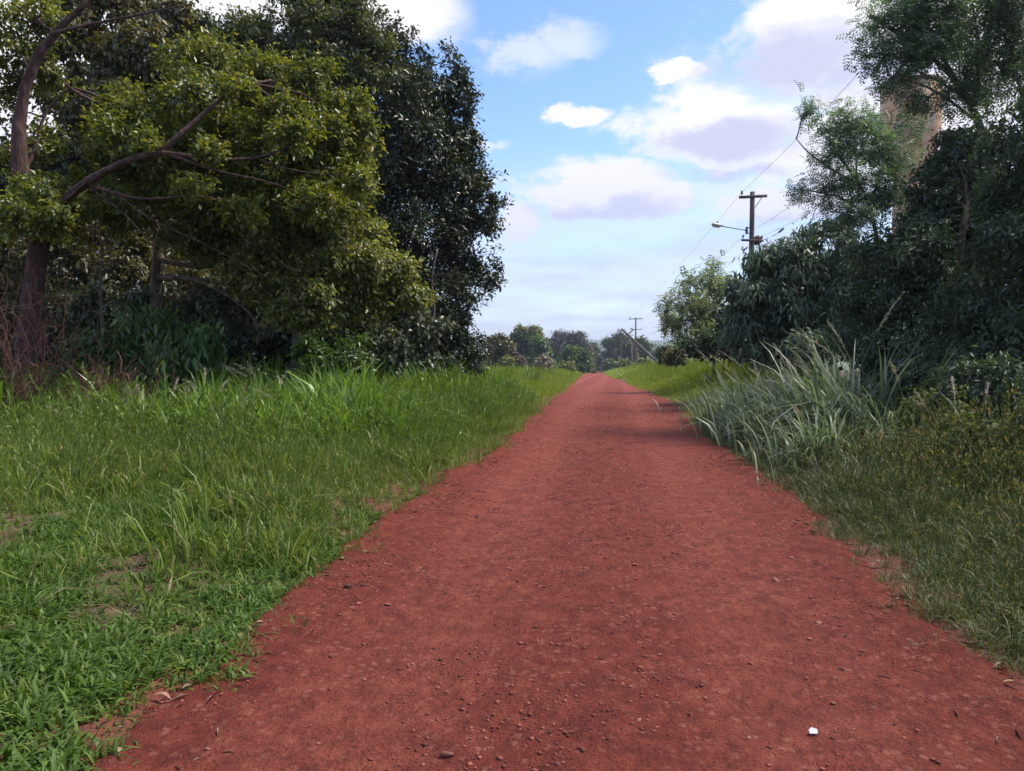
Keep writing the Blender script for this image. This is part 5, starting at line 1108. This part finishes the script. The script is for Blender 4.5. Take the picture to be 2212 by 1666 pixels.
def dry_leaf(label, vx, vy, L, rot, group):
    p = gp(vx, vy); p[2] = max(float(H(p[0], p[1])), float(road_z(p[0], p[1]))) + .012
    tt = np.linspace(0, 1, 7); ww = np.sin(np.clip(tt * .97 + .03, 0, 1) * math.pi) ** .8 * L * .19
    V = []; F = []
    for i, t_ in enumerate(tt):
        zc = .02 * math.sin(t_ * 3.1) * (L / .1)
        for s in (-1, 0, 1): V.append([(t_ - .5) * L, s * ww[i], zc + abs(s) * .30 * ww[i] - .004])
    for i in range(6):
        for j in range(2): F.append([i * 3 + j, i * 3 + j + 1, i * 3 + j + 4, i * 3 + j + 3])
    o = link('dry_leaf', mesh_np('dry_leaf', np.array(V), np.array(F), True), M['dry_leaf'], loc=p); o.rotation_euler = (rng.normal(0, .25), rng.normal(0, .2), rot)
    tag(o, label, 'leaf', group)
for lab, vx, vy, L_, ro in [('pale tan dry leaf lying on the grass edge, largest of the row', 352, 1515, .13, .2), ('curled tan dry leaf standing in the grass edge', 405, 1492, .09, 1.0), ('tan dry leaf at a grass tip by the road edge', 490, 1402, .10, .3), ('brown leaf half under the left edge grass', 520, 1385, .09, 1.9),
        ('brown dry leaf beside the grass bend', 560, 1358, .11, .5), ('dark curled leaf at the grass bend', 620, 1328, .10, .1), ('small brown leaf past the grass bend', 600, 1340, .08, 2.4), ('pinkish dry leaf on the dirt where the grass narrows', 738, 1212, .11, -.5), ('small tan leaf on the dirt beyond the pinkish one', 706, 1232, .08, .4),
        ('greyish leaf flat on the dirt at bottom left', 255, 1640, .11, .1), ('brown leaf in the bottom left corner', 150, 1650, .12, .6), ('yellowish leaf in the bottom left corner', 95, 1640, .10, 1.0), ('reddish leaf on the dirt by the bottom left corner', 310, 1632, .09, -.2),
        ('tan leaf on the right edge of the dirt', 2110, 1398, .13, .1), ('orange-brown leaf near the right road edge', 2160, 1455, .12, .3), ('tan dry leaf lowest on the right road edge', 2185, 1490, .13, .1), ('pale crumpled leaf by the right grass edge', 1890, 1230, .10, .5)]:
    dry_leaf(lab, vx, vy, L_ * .62, ro, 'dry leaves along the road edges')
p = gp(1757, 1582); p[2] = float(road_z(p[0], p[1])) + .012
o = link('paper_scrap', MB().add([[-.016, -.012, 0], [.014, -.016, .004], [.018, .010, .010], [-.004, .020, .012], [-.018, .006, .006], [-.016, -.012, -.0015], [.014, -.016, .0025], [.018, .010, .0085], [-.004, .020, .0105], [-.018, .006, .0045]], [[0, 1, 2, 3, 4], [9, 8, 7, 6, 5]]).add([[-.016, -.012, 0], [.014, -.016, .004], [.018, .010, .010], [-.004, .020, .012], [-.018, .006, .006], [-.016, -.012, -.0015], [.014, -.016, .0025], [.018, .010, .0085], [-.004, .020, .0105], [-.018, .006, .0045]], [[i, (i + 5), (i + 1) % 5 + 5, (i + 1) % 5] for i in range(5)]).mesh('paper_scrap'), M['paper'], loc=p)
tag(o, 'small white paper scrap on the red dirt near the bottom', 'paper')
p = gp(965, 1652); p[2] = float(road_z(p[0], p[1])) + .008
o = link('stick', MB().tube([(-.025, 0, 0), (-.008, .002, .004), (.010, 0, .005), (.026, .005, .001)], [.008, .009, .008, .006], 7).mesh('stick', True), M['dead_wood'], loc=p); tag(o, 'short dark stick on the dirt at the bottom of the picture', 'stick')
p = gp(752, 1276); p[2] = float(road_z(p[0], p[1])) + .016
o = link('dirt_clod', stone_me[3].copy(), None, loc=p); o.data.materials.clear(); o.data.materials.append(M['nest']); o.scale = (.034, .026, .030); tag(o, 'dark clod lying on the dirt beside the left grass', 'clod')
# dead straw along the edges and thatch under the lawn
def straw(name, label, n, xf, y0, y1):
    y = rng.uniform(y0, y1, n); x = xf(y)
    P = np.stack([x, y, H(x, y) + .016], 1); A = np.stack([np.cos(a := rng.uniform(0, 6.28, n)), np.sin(a), rng.normal(.10, .05, n)], 1)
    V, F = place('narrow', P, A, np.array([0, 0, 1.]) + rng.normal(0, .3, (n, 3)), rng.uniform(.03, .11, n))
    V = P.repeat(4, 0) + (V - P.repeat(4, 0)) * 1.0
    # slim the blades down to straws
    Vr = V.reshape(n, 4, 3); mid = (Vr[:, 1] + Vr[:, 3]) / 2
    for i in (1, 3): Vr[:, i] = mid + (Vr[:, i] - mid) * .09
    o = link(name, mesh_np(name, Vr.reshape(-1, 3), F), M['straw'], kind='stuff'); tag(o, label, 'straw')
straw('straw', 'bits of dead straw along the left edge of the dirt', 420, lambda y: edge_l(y) + rng.normal(.08, .17, len(y)), 1.8, 12)
straw('straw', 'bits of dead straw along the right edge of the dirt', 300, lambda y: edge_r(y) + rng.normal(-.02, .15, len(y)), 1.8, 12)
straw('straw', 'dead thatch lying between the lawn blades', 3600, lambda y: edge_l(y) - rng.uniform(.1, 6.5, len(y)), 2.0, 12)
# ------------------------------------------------------------------ hazy air
hz = link('haze', MB().box((0, 1950, 5), (4600, 2350, 62)).mesh('haze'), None, kind='stuff'); tag(hz, 'thin blue haze filling the air down the valley', 'haze')
hm, hN, hL = new_mat('hazy_air'); hv = hN.new('ShaderNodeVolumePrincipled'); hv.inputs['Color'].default_value = (0.80, 0.87, 1.0, 1); hv.inputs['Density'].default_value = 0.0003
hv.inputs['Anisotropy'].default_value = 0.3
ho = hN.new('ShaderNodeOutputMaterial'); hL.new(hv.outputs[0], ho.inputs['Volume']); hz.data.materials.append(hm)
# end
